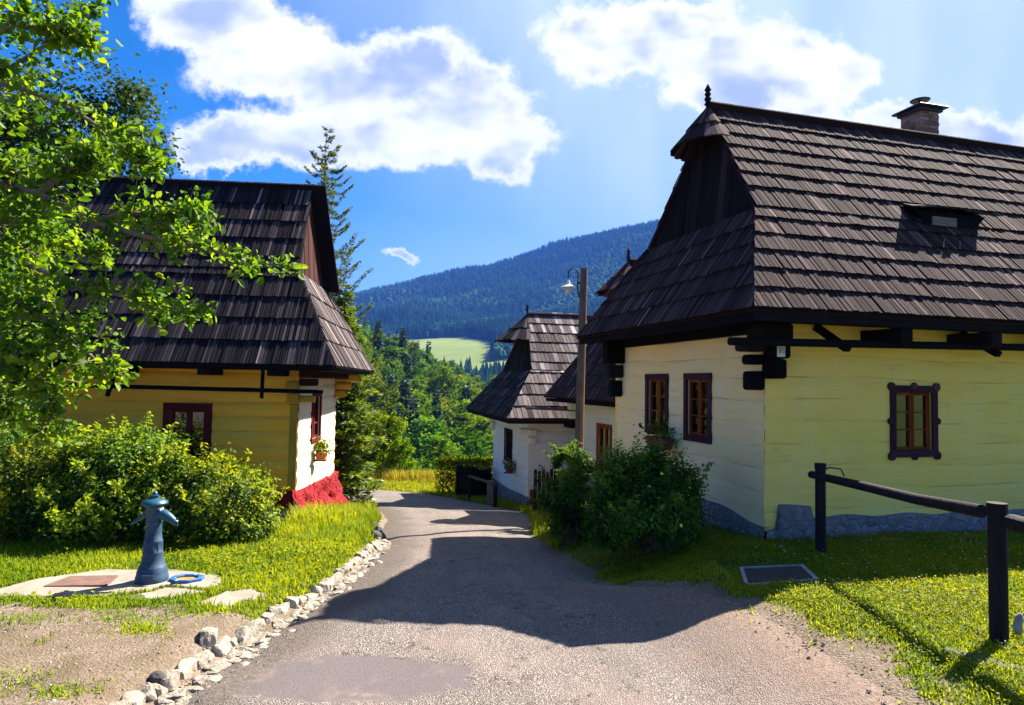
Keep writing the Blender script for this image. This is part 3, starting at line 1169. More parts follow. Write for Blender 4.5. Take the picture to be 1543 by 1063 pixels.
def plinth_grid(parent, name, mat, O, U, L, Nn, zb, ztop, out0, out1, amp=.02, sx=1, step=.06, u0=0.):
    """rough stone base; ztop(u), flaring from out1 at the top to out0 at the foot"""
    O, U, Nn = (np.array(q, float) for q in (O, U, Nn))
    us = np.arange(u0, L + step, step)
    ts = np.linspace(0, 1, 16)
    UU, TT = np.meshgrid(us, ts)
    zt = np.array([ztop(u) for u in us])[None]
    Z = zb + (zt - zb) * TT
    outd = out0 + (out1 - out0) * TT + vnoise(UU + 3.3, Z * 1.3, .16, 3) * amp
    V = O[None, None] + UU[..., None] * U + Nn * outd[..., None]
    V[..., 2] += Z
    top = O[None] + us[:, None] * U - Nn * .06
    top[:, 2] += zt[0] + .006
    V = np.concatenate([V.reshape(-1, 3), top])
    F = grid_faces(len(us), len(ts) + 1)
    if sx < 0:
        V = V * np.array([-1, 1, 1])
    return raw_mesh(name, V, F, mat, parent, smooth=False)


def window(parent, O, U, Nn, u0, u1, z0, z1, frame_mat, sash_mat, sx=1, fw=.09, knobs=False, rows=3, curtain=True, sash_in=.035, fd=.03):
    """frame boards proud of the wall (outer size u0..u1, z0..z1), two sashes with glazing bars, panes, lace"""
    O, U, Nn = (np.array(q, float) for q in (O, U, Nn))
    Zv = np.array([0, 0, 1.])

    def bx(mb, a0, a1, b0, b1, n0, n1, t=None):
        vs = [O + U * a + Zv * b + Nn * c for c in (n0, n1) for b in (b0, b1) for a in (a0, a1)]
        off = random.random() * 9
        g = [((b if (a1 - a0) > (b1 - b0) else a) + off, (a if (a1 - a0) > (b1 - b0) else b) + off, 0) for c in (0, 1) for b in (b0, b1) for a in (a0, a1)]
        mb.add(vs, [(0, 2, 3, 1), (4, 5, 7, 6), (0, 1, 5, 4), (2, 6, 7, 3), (0, 4, 6, 2), (1, 3, 7, 5)], t, g)
    f = MB(sx)
    bx(f, u0, u1, z1 - fw, z1, -.005, fd)
    bx(f, u0, u1, z0, z0 + fw, -.005, fd)
    bx(f, u0, u0 + fw, z0 + fw + .0005, z1 - fw - .0005, -.005, fd - .004)
    bx(f, u1 - fw, u1, z0 + fw + .0005, z1 - fw - .0005, -.005, fd - .004)
    if knobs:
        um, zm = (u0 + u1) / 2, (z0 + z1) / 2
        kr = .052
        for (cu, cz, rr) in ((u0 + .015, z0 + .015, kr), (u1 - .015, z0 + .015, kr), (u0 + .015, z1 - .015, kr), (u1 - .015, z1 - .015, kr), (um, z1 - .005, kr * .82), (um, z0 + .005, kr * .82), (u0 + .005, zm, kr * .8), (u1 - .005, zm, kr * .8)):
            poly = [(cu + rr * math.cos(q * PI / 8), cz + rr * math.sin(q * PI / 8)) for q in range(16)]
            f.prism(poly, lambda a, b: O + U * a + Zv * b - Nn * .004, lambda a, b: O + U * a + Zv * b + Nn * (fd + .004))
    win = f.build('window', frame_mat, parent, bevel=.004)
    a0, a1, b0, b1 = u0 + fw, u1 - fw, z0 + fw, z1 - fw
    um = (a0 + a1) / 2
    st = .038
    for (c0, c1) in ((a0 + .001, um - .001), (um + .001, a1 - .001)):
        s = MB(sx)
        n0, n1 = -sash_in - .03, -sash_in + .012
        bx(s, c0, c0 + st, b0, b1, n0, n1)
        bx(s, c1 - st, c1, b0, b1, n0, n1)
        bx(s, c0 + st, c1 - st, b0, b0 + st, n0, n1 - .003)
        bx(s, c0 + st, c1 - st, b1 - st, b1, n0, n1 - .003)
        for k in range(1, rows):
            zz = b0 + st + (b1 - b0 - 2 * st) * k / rows
            bx(s, c0 + st, c1 - st, zz - .009, zz + .009, n0 + .004, n1 - .008)
        s.build('sash', sash_mat, win, bevel=.003)
        p = MB(sx)
        bx(p, c0 + st * .6, c1 - st * .6, b0 + st * .6, b1 - st * .6, n0 + .010, n0 + .014)
        p.build('pane', 'pane_glass', win)
    if curtain:
        for (c0, c1) in ((a0 + .02, a0 + (a1 - a0) * .36), (a1 - (a1 - a0) * .22, a1 - .02)):
            us = np.linspace(c0, c1, 18)
            V = []
            for zz in np.linspace(b0, b1, 6):
                for i, q in enumerate(us):
                    V.append(O + U * q + Zv * zz - Nn * (sash_in + .10 + .018 * math.sin(i * 1.6 + zz * 2)))
            V = np.array(V)
            if sx < 0:
                V[:, 0] *= -1
            raw_mesh('curtain', V, grid_faces(18, 6), 'curtain', win, smooth=True)
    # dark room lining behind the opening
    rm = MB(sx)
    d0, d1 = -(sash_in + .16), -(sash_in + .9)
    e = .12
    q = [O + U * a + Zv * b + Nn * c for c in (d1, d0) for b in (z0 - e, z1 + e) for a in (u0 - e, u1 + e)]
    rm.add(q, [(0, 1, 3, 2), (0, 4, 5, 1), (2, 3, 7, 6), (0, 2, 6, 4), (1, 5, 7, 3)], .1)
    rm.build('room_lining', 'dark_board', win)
    return win


class Cottage:
    """local frame: origin at the near corner, u along the front, v along the gable wall, z up"""

    def __init__(s, name, C, ang, side, label, **k):
        s.sx = side
        s.a, s.b, s.W, s.L = k['a'], k['b'], k['W'], k['L']
        s.ze, s.zr, s.vm = k['ze'], k['zr'], k['vm']
        s.za, s.ug0, s.ug1 = k['za'], k['ug0'], k['ug1']
        s.mat = k['mat']
        s.matg = k.get('matg', s.mat)
        s.root = empty(name, (C[0], C[1], 0), R_(ang), label, 'house')
        s.roof(k)

    def mb(s):
        return MB(s.sx)

    def roof(s, k):
        a, b, vm, ze, zr, za = s.a, s.b, s.vm, s.ze, s.zr, s.za
        run = vm + a
        rise = zr - ze
        tr = math.hypot(run, rise)
        ct, st = run / tr, rise / tr
        ta = (za - ze) / st
        s.ct, s.st = ct, st
        ov = .05
        w = k.get('bw', .125)
        nc = k['courses']
        ed = list(np.linspace(0, tr, nc + 1))
        lo = [(-b - .03, 0), (s.L, 0), (s.L, ta), (s.ug0 - ov - .03, ta)]
        up = [(s.ug0 - ov, ta), (s.L, ta), (s.L, tr), (s.ug1 - ov, tr)]
        bo = k.get('bov', ov)
        upb = [(s.ug0 - bo, ta), (s.L, ta), (s.L, tr + .13), (s.ug1 - bo, tr + .13)]
        lift, th = k.get('lift', .022), k.get('thick', .016)
        f = s.mb()
        O, S, T = (0, -a, ze), (1, 0, 0), (0, ct, st)
        boards(f, O, S, T, lo, [e for e in ed if e < ta] + [ta], w, lift, th)
        boards(f, O, S, T, up, [ta - .02] + [e for e in ed if e > ta + .1], w, lift, th)
        deck(f, O, S, T, lo)
        deck(f, O, S, T, up)
        s.front = f.build('roof', s.mat, s.root)
        f = s.mb()
        O2, T2 = (0, 2 * vm + a, ze), (0, -ct, st)
        wb = w * 1.5
        boards(f, O2, S, T2, lo, [e for e in ed if e < ta] + [ta], wb, lift, th, flip=True)
        boards(f, O2, S, T2, upb, [ta - .02] + [e for e in ed if e > ta + .1] + [tr + .13], wb, lift, th, flip=True)
        deck(f, O2, S, T2, lo, flip=True)
        deck(f, O2, S, T2, upb, flip=True)
        f.build('back_roof', s.mat, s.root)
        # gable-side apron
        du, dz = s.ug0 + b, za - ze
        tp = math.hypot(du, dz)
        va = -a + ta * ct
        f = s.mb()
        O3, S3, T3 = (-b, vm, ze), (0, -1, 0), (du / tp, 0, dz / tp)
        hw0, hw1 = vm + a, vm - va
        ap = [(-hw0 - .025, 0), (hw0 + .025, 0), (hw1 + .025, tp), (-hw1 - .025, tp)]
        na = k.get('apron_courses', 5)
        boards(f, O3, S3, T3, ap, list(np.linspace(0, tp, na + 1)), w, lift, th)
        deck(f, O3, S3, T3, ap)
        f.build('apron_roof', s.matg, s.root)
        # upright gable boards
        dg, hg = s.ug1 - s.ug0, zr - za
        tg = math.hypot(dg, hg)
        f = s.mb()
        boards(f, (s.ug0 + .02, vm, za - .03), (0, -1, 0), (dg / tg, 0, hg / tg), [(-hw1, 0), (hw1, 0), (0, tg)], [0, tg], .17, 0, .02, 0, 0, 0, .003)
        s.gable = f.build('gable_boards', k.get('gmat', 'dark_board'), s.root)
        # little half-cone hood under the ridge end
        s.fascia = k.get('fascia', .075)
        hd = k['hood']
        if hd is None:
            return
        zb, ru, rv = hd['z'], hd['ru'], hd['rv']
        ua = s.ug1 - ov - hd.get('tip', 0)
        apex = np.array([ua, vm, zr + .04])
        f = s.mb()
        n = 18
        ug = s.ug0 + (zb - za) * dg / hg
        ring = lambda ph, q, h_: apex * (1 - q) + np.array([ug - ru * math.sin(ph), vm - rv * math.cos(ph), zb]) * q + np.array([-math.sin(ph), -math.cos(ph), .6]) * h_
        for (q0, q1) in ((.5, 1.02), (.02, .56)):
            for i in range(n):
                p0, p1 = PI * i / n + .004, PI * (i + 1) / n - .004
                j = random.uniform(-.02, .02)
                lh = .02
                vs = [ring(p0, q1 + j, lh), ring(p1, q1 + j, lh), ring(p1, q0, .004), ring(p0, q0, .004),
                      ring(p0, q1 + j, lh + .02), ring(p1, q1 + j, lh + .02), ring(p1, q0, .02), ring(p0, q0, .02)]
                g = [(i * .2, 0, 0), (i * .2 + .15, 0, 0), (i * .2 + .15, .5, 0), (i * .2, .5, 0)] * 2
                f.add(vs, [(3, 2, 1, 0), (4, 5, 6, 7), (0, 1, 5, 4), (1, 2, 6, 5), (2, 3, 7, 6), (3, 0, 4, 7)], None, g)
        s.hood = f.build('gable_hood', s.matg, s.root)
        f = s.mb()
        fh = hd.get('fin', .32)
        f.lathe([(.03, -.1), (.03, fh * .15), (.055, fh * .2), (.03, fh * .3), (.055, fh * .42), (.03, fh * .52), (.05, fh * .62), (.028, fh * .72), (.052, fh * .8), (.004, fh * 1.05)], 8, (apex[0], vm, zr + .02))
        f.build('finial', 'black_wood', s.root)

    def beam_end(s, u, v0, v1, z0, z1, w=.17, mat='black_wood', name='eave_beam'):
        f = s.mb()
        f.box(u, u + w, v0, v1, z0, z1)
        return f.build(name, mat, s.root, bevel=.008)

    def bar(s, name, p0, p1, w, h, mat='black_wood', n=None):
        f = s.mb()
        if n:
            f.tube([p0, [(a + b) / 2 for a, b in zip(p0, p1)], p1], w, n)
        else:
            f.beam(p0, p1, w, h)
        return f.build(name, mat, s.root, bevel=0 if n else .006, smooth=bool(n) and 'auto')

    def eave_boards(s, zc=None):
        """ceiling boards under the eaves and the wall plate"""
        f = s.mb()
        z = s.ze - .03
        f.box(-s.b + .06, s.L, -s.a + .05, .02, z - .025, z)
        f.box(-s.b + .06, .0, .021, 2 * s.vm + s.a - .05, z - .025, z)
        f.box(-s.b + .02, s.L, -s.a + .02, -s.a + .055, z - s.fascia, z + .012)
        f.box(-s.b + .02, -s.b + .055, -s.a + .057, 2 * s.vm + s.a - .03, z - s.fascia, z + .012)
        return f.build('eave_lining', 'black_wood', s.root)


# ------------------------------------------------------------------ right-hand yellow cottage
RC, RA = (2.918, 7.8), 15.7
rh = Cottage('log_cottage', RC, RA, 1, 'big yellow log cottage with brown shingle roof, brick chimney and number plate',
             a=.65, b=.6, W=4.02, L=10.0, ze=2.805, zr=6.03, vm=1.87, za=4.22, ug0=.25, ug1=.46, mat='shingle_brown', courses=13, apron_courses=5,
             bw=.064, lift=.034, thick=.016, hood=dict(z=5.45, ru=.45, rv=.54, fin=.36, tip=.0))
FW = (1.745 + .03, 2.531 - .03, 1.141 + .03, 2.081 - .03)
wall_grid(rh.root, 'front_wall', 'wall_yellow', (0, 0, 0), (1, 0, 0), 9.9, (0, -1, 0), .30, 2.80, [(FW[0] + .07, FW[1] - .07, FW[2] + .07, FW[3] - .07)], log=.26, depth=.006, bulge=.003, seed=1.3,
          z0f=lambda u: np.where(u < .17, .36, .40))
G1, G2 = (1.082, 1.776, 1.246, 2.177), (2.228, 2.947, 1.270, 2.177)
wall_grid(rh.root, 'gable_wall', 'wall_cream', (0, 4.02, 0), (0, -1, 0), 4.02, (-1, 0, 0), .30, 2.80,
          [(4.02 - g[1] + .07, 4.02 - g[0] - .07, g[2] + .07, g[3] - .07) for g in (G1, G2)], log=.26, depth=.008, bulge=.004, seed=2.1)
f = MB()
f.box(0, 9.9, 4.0, 4.1, .2, 2.8)
f.box(9.8, 9.9, .03, 3.99, .2, 2.8)
f.build('back_wall', 'wall_yellow', rh.root)
plinth_grid(rh.root, 'plinth', 'plinth_grey', (0, 0, 0), (1, 0, 0), 9.9, (0, -1, 0), -.3, lambda u: (.36 if u < .17 else (.64 if u < .62 else .50 - .012 * (u - .6))) + .015 * math.sin(u * 7), .065, .045, .04, step=.045)
plinth_grid(rh.root, 'plinth', 'plinth_grey', (0, 4.1, 0), (0, -1, 0), 4.12, (-1, 0, 0), -.6, lambda u: .52 - .11 * sstep(2.9, 4.1, u) + .012 * math.sin(u * 6), .10, .05, .045, step=.045)
window(rh.root, (0, 0, 0), (1, 0, 0), (0, -1, 0), *FW, 'window_purple', 'window_orange', fw=.085, knobs=True)
for g in (G1, G2):
    window(rh.root, (0, 4.02, 0), (0, -1, 0), (-1, 0, 0), 4.02 - g[1], 4.02 - g[0], g[2], g[3], 'window_purple', 'window_orange', fw=.085)
rh.eave_boards()
for u in (1.35, 2.67, 3.99, 5.3, 6.6):
    rh.beam_end(u, -.60, .02, 2.52, 2.70)
rh.bar('gutter_log', (-.74, -.42, 2.485), (7.5, -.42, 2.60), .045, .06, n=9)
for u in (.72, 2.92, 4.6):
    rh.bar('gutter_hook', (u - .03, -.03, 2.72), (u + .02, -.47, 2.44), .10, .07)
# dark log ends crossing at the corner
for (u0, u1, v0, v1, z0, z1) in ((-.02, .20, -.22, .02, 2.33, 2.54), (-.035, .165, -.20, .02, 2.10, 2.325),
                                 (-.30, -.001, -.05, .16, 2.41, 2.53), (-.22, -.001, -.04, .14, 2.26, 2.375), (-.20, -.001, -.035, .15, 1.965, 2.185), (-.14, .30, -.14, .16, 2.545, 2.74),
                                 (-.33, -.001, 3.70, 3.95, 2.36, 2.75), (-.26, -.001, 3.76, 3.97, 2.12, 2.34), (-.2, -.001, 3.8, 3.99, 1.8, 2.08)):
    f = MB()
    f.box(u0, u1, v0, v1, z0, z1)
    f.build('log_end', 'black_wood', rh.root, bevel=.035, seg=3)
# the wall plate log that shows dark above the gable wall
rh.bar('plate_log', (-.06, -.02, 2.70), (-.06, 4.0, 2.70), .13, .15)
# number plate
f = MB()
f.box(-.0, .105, -.232, -.222, 2.345, 2.485)
plate = f.build('number_plate', 'plate_white', rh.root, bevel=.012, seg=3)
cu = bpy.data.curves.new('number', 'FONT')
cu.body = '3015'
cu.size = .066
cu.align_x, cu.align_y = 'CENTER', 'CENTER'
cu.extrude = .0008
tx = bpy.data.objects.new('number_text', cu)
COL.objects.link(tx)
bpy.context.view_layer.update()
me = bpy.data.meshes.new_from_object(tx.evaluated_get(bpy.context.evaluated_depsgraph_get()))
bpy.data.objects.remove(tx)
num = link_mesh('number', me, 'plate_ink', plate)
num.location = (.0525, -.2335, 2.415)
num.rotation_euler = (PI / 2, 0, 0)
num.scale = (.62, 1.35, 1)
# small ventilation dormer on the front slope
tan_r = (6.03 - 2.805) / (1.87 + .65)
zs_ = lambda v: 2.805 + (v + .65) * tan_r
f = MB()
ub0, ub1, uf0, uf1 = 2.70, 4.06, 2.46, 3.76
vb, vf = .70, .30
zb_, zf = zs_(vb) + .015, 4.385
NB = 10
for i in range(NB):
    A = lambda q, e: np.array([ub0 + (ub1 - ub0) * q, vb, zb_ + e])
    Bq = lambda q, e, j=0.: np.array([uf0 + (uf1 - uf0) * q, vf - j, zf + .045 * math.sin(q * PI) + e])
    q0, q1 = i / NB + .004, (i + 1) / NB - .004
    j = random.uniform(-.02, .02)
    vs = [A(q0, 0), A(q1, 0), Bq(q1, 0, j), Bq(q0, 0, j), A(q0, .02), A(q1, .02), Bq(q1, .025, j), Bq(q0, .025, j)]
    g = [(i * .3, 0, 0), (i * .3 + .12, 0, 0), (i * .3 + .12, .6, 0), (i * .3, .6, 0)] * 2
    f.add(vs, [(3, 2, 1, 0), (4, 5, 6, 7), (0, 1, 5, 4), (1, 2, 6, 5), (2, 3, 7, 6), (3, 0, 4, 7)], random.gauss(.5, .2), g)
dorm = f.build('roof_dormer', 'shingle_brown', rh.front)
f = MB()
# cheeks and the boarded opening
for (ua, uc) in ((2.60, 2.84), (3.78, 3.62)):
    f.add([(ua, vf + .06, zf - .01), (uc, vf + .10, zs_(vf + .10) + .03), (uc, vb - .02, zb_ - .02), (ua, vb - .02, zb_ - .01)], [(0, 1, 2, 3), (3, 2, 1, 0)], .2)
f.add([(2.84, vf + .10, zs_(vf + .10)), (3.62, vf + .10, zs_(vf + .10)), (3.78, vf + .08, zf), (2.60, vf + .08, zf)], [(0, 1, 2, 3)], .2)
f.build('dormer_cheek', 'dark_board', rh.front)
f = MB()
f.box(2.86, 3.26, vf + .04, vf + .065, zs_(vf + .06) + .10, zf - .07)
f.build('dormer_hatch', 'grey_wood', rh.front)
# chimney of real bricks
f = MB()
cu0, cv0, cw, cd = 4.76, 2.30, .42, .40
CZ = 6.76
f.box(cu0 + .012, cu0 + cw - .012, cv0 + .012, cv0 + cd - .012, 5.2, CZ + .02)
chim = f.build('chimney', 'mortar', rh.front)
f = MB()
z = 5.3
row = 0
bh = .065
while z < CZ:
    for (lx, fixed, face) in ((cw, cv0, 'f'), (cw, cv0 + cd - .1, 'b'), (cd, cu0, 'l'), (cd, cu0 + cw - .1, 'r')):
        s_ = -.10 if row % 2 else 0.
        while s_ < lx - .01:
            a0, a1 = max(0, s_) + .004, min(lx, s_ + .20) - .004
            if a1 - a0 > .03:
                j = random.uniform(-.006, .008)
                if face in 'fb':
                    f.box(cu0 + a0, cu0 + a1, fixed - (j if face == 'f' else 0), fixed + .1 + (j if face == 'b' else 0), z, z + bh - .009)
                elif row % 2 == 0 or True:
                    f.box(fixed - (j if face == 'l' else 0), fixed + .1 + (j if face == 'r' else 0), cv0 + max(a0, .105), cv0 + min(a1, cd - .105), z, z + bh - .009) if min(a1, cd - .105) > max(a0, .105) + .02 else None
            s_ += .20
    z += bh
    row += 1
f.build('bricks', 'brick', chim)
f = MB()
f.box(cu0 - .04, cu0 + cw + .04, cv0 - .04, cv0 + cd + .04, CZ + .005, CZ + .06)
f.box(cu0 - .10, cu0 + cw + .10, cv0 - .10, cv0 + cd + .10, CZ + .061, CZ + .092)
f.build('chimney_cap', 'dark_metal', chim, bevel=.006)
f = MB()
f.lathe([(.03, 0), (.03, .15), (.14, .155), (.16, .175), (.08, .20), (.01, .21)], 16, (cu0 + .2, cv0 + .18, CZ + .09))
f.build('cowl', 'dark_metal', chim, smooth='auto')

# ------------------------------------------------------------------ left ochre cottage
lh = Cottage('log_cottage', (-3.453, 11.0), 5.0, -1, 'ochre log cottage with dark roof and red stone base behind the pump',
             a=.65, b=.66, W=3.5, L=7.5, ze=2.20, zr=5.62, vm=1.88, za=3.86, ug0=.23, ug1=.32, mat='shingle_shaded', matg='shingle_lit', courses=9, apron_courses=4,  # front slope coloured as shaded, gable apron coloured as sunlit
             bw=.045, bov=.30, fascia=.012, gmat='red_board', lift=.03, thick=.02, hood=None)
LW = (1.342, 2.099, .50, 1.60)
wall_grid(lh.root, 'front_wall', 'wall_ochre', (0, 0, 0), (1, 0, 0), 7.4, (0, -1, 0), .20, 2.19, [(LW[0] + .09, LW[1] - .09, LW[2] + .09, LW[3] - .09)], log=.235, depth=.030, bulge=.022, sx=-1, seed=.4)
LG = (1.014, 1.857, .871, 1.762)
wall_grid(lh.root, 'gable_wall', 'wall_pale_cream', (0, 3.5, 0), (0, -1, 0), 3.5, (-1, 0, 0), .02, 2.19, [(3.5 - LG[1] + .06, 3.5 - LG[0] - .06, LG[2] + .06, LG[3] - .06)], log=.235, depth=.018, bulge=.012, sx=-1, seed=1.7,
          z0f=lambda u: .20 - .20 * (1 - u / 3.5))
f = MB(-1)
f.box(0, 7.4, 3.45, 3.5, -.2, 2.19)
f.box(7.35, 7.4, .02, 3.44, -.2, 2.19)
f.build('back_wall', 'wall_ochre', lh.root)
plinth_grid(lh.root, 'plinth', 'plinth_red', (0, 0, 0), (1, 0, 0), 7.4, (0, -1, 0), -.10, lambda u: .20 + .01 * math.sin(u * 6), .06, .02, .015, sx=-1)
plinth_grid(lh.root, 'plinth', 'plinth_red', (0, 4.0, 0), (0, -1, 0), 4.06, (-1, 0, 0), -1.1, lambda u: .20 - .20 * (1 - u / 3.9) + .02 * math.sin(u * 5), .34, .02, .13, sx=-1, step=.045)
plinth_grid(lh.root, 'footing', 'plinth_grey', (-.04, -.03, 0), (1, 0, 0), 7.4, (0, -1, 0), -.6, lambda u: -.095, .10, .06, .02, sx=-1)
window(lh.root, (0, 0, 0), (1, 0, 0), (0, -1, 0), *LW, 'window_red', 'window_red', sx=-1, fw=.11, sash_in=.05)
window(lh.root, (0, 3.5, 0), (0, -1, 0), (-1, 0, 0), 3.5 - LG[1], 3.5 - LG[0], LG[2], LG[3], 'window_red', 'window_red', sx=-1, fw=.07)
lh.eave_boards()
for u in (.16, 1.20, 2.5, 3.8, 5.1):
    lh.beam_end(u, -.58, .02, 2.05, 2.17, w=.2)
lh.bar('gutter_pole', (-.47, -.45, 1.815), (6.5, -.45, 1.90), .032, .05, n=8)
lh.bar('gutter_hanger', (.455, -.45, 2.17), (.458, -.47, 1.70), .045, .05)
lh.bar('gutter_hanger', (2.62, -.45, 2.17), (2.74, -.47, 1.70), .045, .06)
for (u0, u1, v0, v1, z0, z1, mm) in ((-.01, .17, -.16, .02, 1.80, 1.97, 'ochre_log'), (-.0, .16, -.13, .02, 1.61, 1.77, 'ochre_log'),
                                     (-.25, .0, -.02, .16, 1.63, 1.74, 'ochre_log'), (-.28, .0, -.02, .18, 1.90, 2.02, 'red_board'), (-.34, .0, -.06, .2, 2.03, 2.16, 'red_board'),
                                     (-.50, -.001, 3.3, 3.52, 1.97, 2.14, 'ochre_log'), (-.34, -.001, 3.32, 3.52, 1.80, 1.955, 'ochre_log'), (-.22, -.001, 3.32, 3.52, 1.64, 1.79, 'ochre_log')):
    f = MB(-1)
    f.box(u0, u1, v0, v1, z0, z1)
    f.build('log_end', mm, lh.root, bevel=.03, seg=3)
f = MB(-1)
f.box(-.3, .02, .21, 3.28, 2.03, 2.17)
f.build('plate_log', 'red_board', lh.root, bevel=.02)
# corner posts of the log joints
f = MB(-1)
f.box(.0, .13, -.030, .0, .21, 1.60)
f.build('corner_board', 'ochre_log', lh.root, bevel=.01)

# ------------------------------------------------------------------ white cottage down the road
wh = Cottage('log_cottage', (.485, 18.5), 13.0, 1, 'white cottage with steep grey shingle roof at the road bend',
             a=.7, b=.72, W=4.75, L=7.0, ze=1.045, zr=4.14, vm=2.72, za=2.35, ug0=.30, ug1=.66, mat='shingle_lit', matg='shingle_shaded', courses=10, apron_courses=5,  # front slope coloured as sunlit, apron and hood coloured as shaded
             bw=.12, lift=.035, thick=.025, hood=dict(z=3.32, ru=.85, rv=.95, fin=.34))
wall_grid(wh.root, 'front_wall', 'wall_white', (0, 0, 0), (1, 0, 0), 6.9, (0, -1, 0), -1.2, 1.04, log=.27, depth=.014, bulge=.006, seed=.9)
WG = (1.873, 2.96, -.40, .60)
wall_grid(wh.root, 'gable_wall', 'wall_white', (0, 4.75, 0), (0, -1, 0), 4.75, (-1, 0, 0), -1.22, 1.04, [(4.75 - WG[1] + .06, 4.75 - WG[0] - .06, WG[2] + .06, WG[3] - .06)], log=.27, depth=.014, bulge=.006, seed=3.)
f = MB()
f.box(0, 6.9, 4.65, 4.75, -1.3, 1.04)
f.box(6.8, 6.9, .02, 4.64, -1.3, 1.04)
f.build('back_wall', 'wall_white', wh.root)
plinth_grid(wh.root, 'plinth', 'plinth_blue_grey', (0, 4.85, 0), (0, -1, 0), 4.87, (-1, 0, 0), -2.3, lambda u: -1.22 + .13 * sstep(2, 4.8, u), .16, .03, .02)
plinth_grid(wh.root, 'plinth', 'plinth_blue_grey', (0, 0, 0), (1, 0, 0), 6.9, (0, -1, 0), -1.9, lambda u: -1.16, .12, .02, .02)
window(wh.root, (0, 4.75, 0), (0, -1, 0), (-1, 0, 0), 4.75 - WG[1], 4.75 - WG[0], WG[2], WG[3], 'window_dark', 'window_dark', fw=.08)
wh.eave_boards()
for u in (1.0, 2.3):
    wh.beam_end(u, -.62, .02, .82, 1.0, w=.2)
wh.bar('gutter_board', (-.3, -.80, 1.36), (2.2, -.80, 1.28), .05, .07, mat='grey_wood')
for (u0, u1, v0, v1, z0, z1) in ((-.02, .2, -.22, .02, .58, .76), (-.01, .19, -.16, .02, .34, .54), (-.24, 0, -.01, .18, .62, .78), (-.2, 0, 4.5, 4.75, .7, .95), (-.14, 0, 4.5, 4.75, .42, .66)):
    f = MB()
    f.box(u0, u1, v0, v1, z0, z1)
    f.build('log_end', 'wall_white', wh.root, bevel=.05, seg=3)

# ------------------------------------------------------------------ small cottage between the two
mh = Cottage('log_cottage', (2.71, 13.65), 15.7, 1, 'small pale cottage with dark roof half hidden behind the lamp pole',
             a=.6, b=.6, W=3.85, L=6.5, ze=1.65, zr=4.84, vm=2.0, za=3.0, ug0=.25, ug1=.6, mat='shingle_brown', matg='shingle_brown', courses=11, apron_courses=5,
             bw=.10, hood=dict(z=4.15, ru=.62, rv=.75, fin=.34))
wall_grid(mh.root, 'front_wall', 'wall_mint', (0, 0, 0), (1, 0, 0), 6.4, (0, -1, 0), -1.4, 1.64, log=.26, seed=.2)
MG = (1.612, 2.467, -.3, 1.10)
wall_grid(mh.root, 'gable_wall', 'wall_mint', (0, 3.85, 0), (0, -1, 0), 3.85, (-1, 0, 0), -1.4, 1.64, [(3.85 - MG[1] + .05, 3.85 - MG[0] - .05, MG[2] + .05, MG[3] - .05)], log=.26, depth=.012, bulge=.004, seed=5.)
f = MB()
f.box(0, 6.4, 3.75, 3.85, -1.4, 1.64)
f.box(6.3, 6.4, .02, 3.74, -1.4, 1.64)
f.build('back_wall', 'wall_mint', mh.root)
plinth_grid(mh.root, 'plinth', 'plinth_grey', (0, 3.95, 0), (0, -1, 0), 3.97, (-1, 0, 0), -1.9, lambda u: -.75, .1, .03, .02)
window(mh.root, (0, 3.85, 0), (0, -1, 0), (-1, 0, 0), 3.85 - MG[1], 3.85 - MG[0], MG[2], MG[3], 'window_orange', 'window_orange', fw=.08, rows=2, curtain=False)
mh.eave_boards()
for (v0, v1, z0, z1) in ((3.62, 3.86, 1.35, 1.55), (3.66, 3.86, 1.12, 1.32)):
    f = MB()
    f.box(-.25, 0, v0, v1, z0, z1)
    f.build('log_end', 'wall_mint', mh.root, bevel=.04, seg=3)

# ------------------------------------------------------------------ lamp pole
px_, py_ = 1.29, 12.6
zg_ = gz(px_, py_)
lp = empty('lamp_post', (px_, py_, zg_), 0, 'wooden lamp post with curved arm and enamel shade by the right cottage', 'street lamp')
hp = 4.17 - zg_
f = MB()
f.tube([(-.02, 0, -.4), (-.01, 0, hp * .4), (.02, 0, hp * .8), (.035, 0, hp)], [.088, .082, .074, .07], 10, t=.4)
f.build('pole', 'grey_wood', lp, smooth='auto')
f = MB()
ax_ = -.165
pts = [(-.065 + .02, -.02, hp - .55), (-.09, -.02, hp - .36)] + [(ax_ + .09 * math.cos(q), -.02, hp - .10 + .10 * math.sin(q)) for q in np.linspace(0, PI, 9)] + [(ax_ - .09, -.02, hp - .20)]
f.tube(pts, .013, 8)
f.tube([(0, 0, hp - .27), (-.09, -.02, hp - .27)], .022, 8)
f.build('lamp_arm', 'dark_metal', lp, smooth='auto')
f = MB()
f.lathe([(.016, .14), (.03, .10), (.035, .06), (.06, .045), (.15, 0), (.155, -.012), (.14, -.006), (.05, .03)], 20, (ax_ - .09, -.02, hp - .36))
f.build('lamp_shade', 'enamel', lp, smooth='auto')
f = MB()
f.lathe([(.03, .03), (.06, -.01), (.075, -.06), (.07, -.10), (.045, -.135), (.005, -.15)], 16, (ax_ - .09, -.02, hp - .36))
f.build('lamp_globe', 'globe_glass', lp, smooth='auto')


# ------------------------------------------------------------------ post and rail fence on the lawn
def post_part(root, x, y, zt, r, lean=0.):
    z0 = gz(x, y)
    f = MB()
    n = 16
    f.tube([(x, y, z0 - .3), (x, y, z0 + (zt - z0) * .5), (x, y, zt - .10), (x, y, zt - .03), (x, y, zt)], [r * 1.0, r * 1.02, r, r, r * .9], n, wob=.015)
    f.tube([(x, y, zt - .055), (x, y, zt + .002)], [r * 1.13, r * 1.1], n)
    f.build('post', 'post_paint', root, smooth='auto')


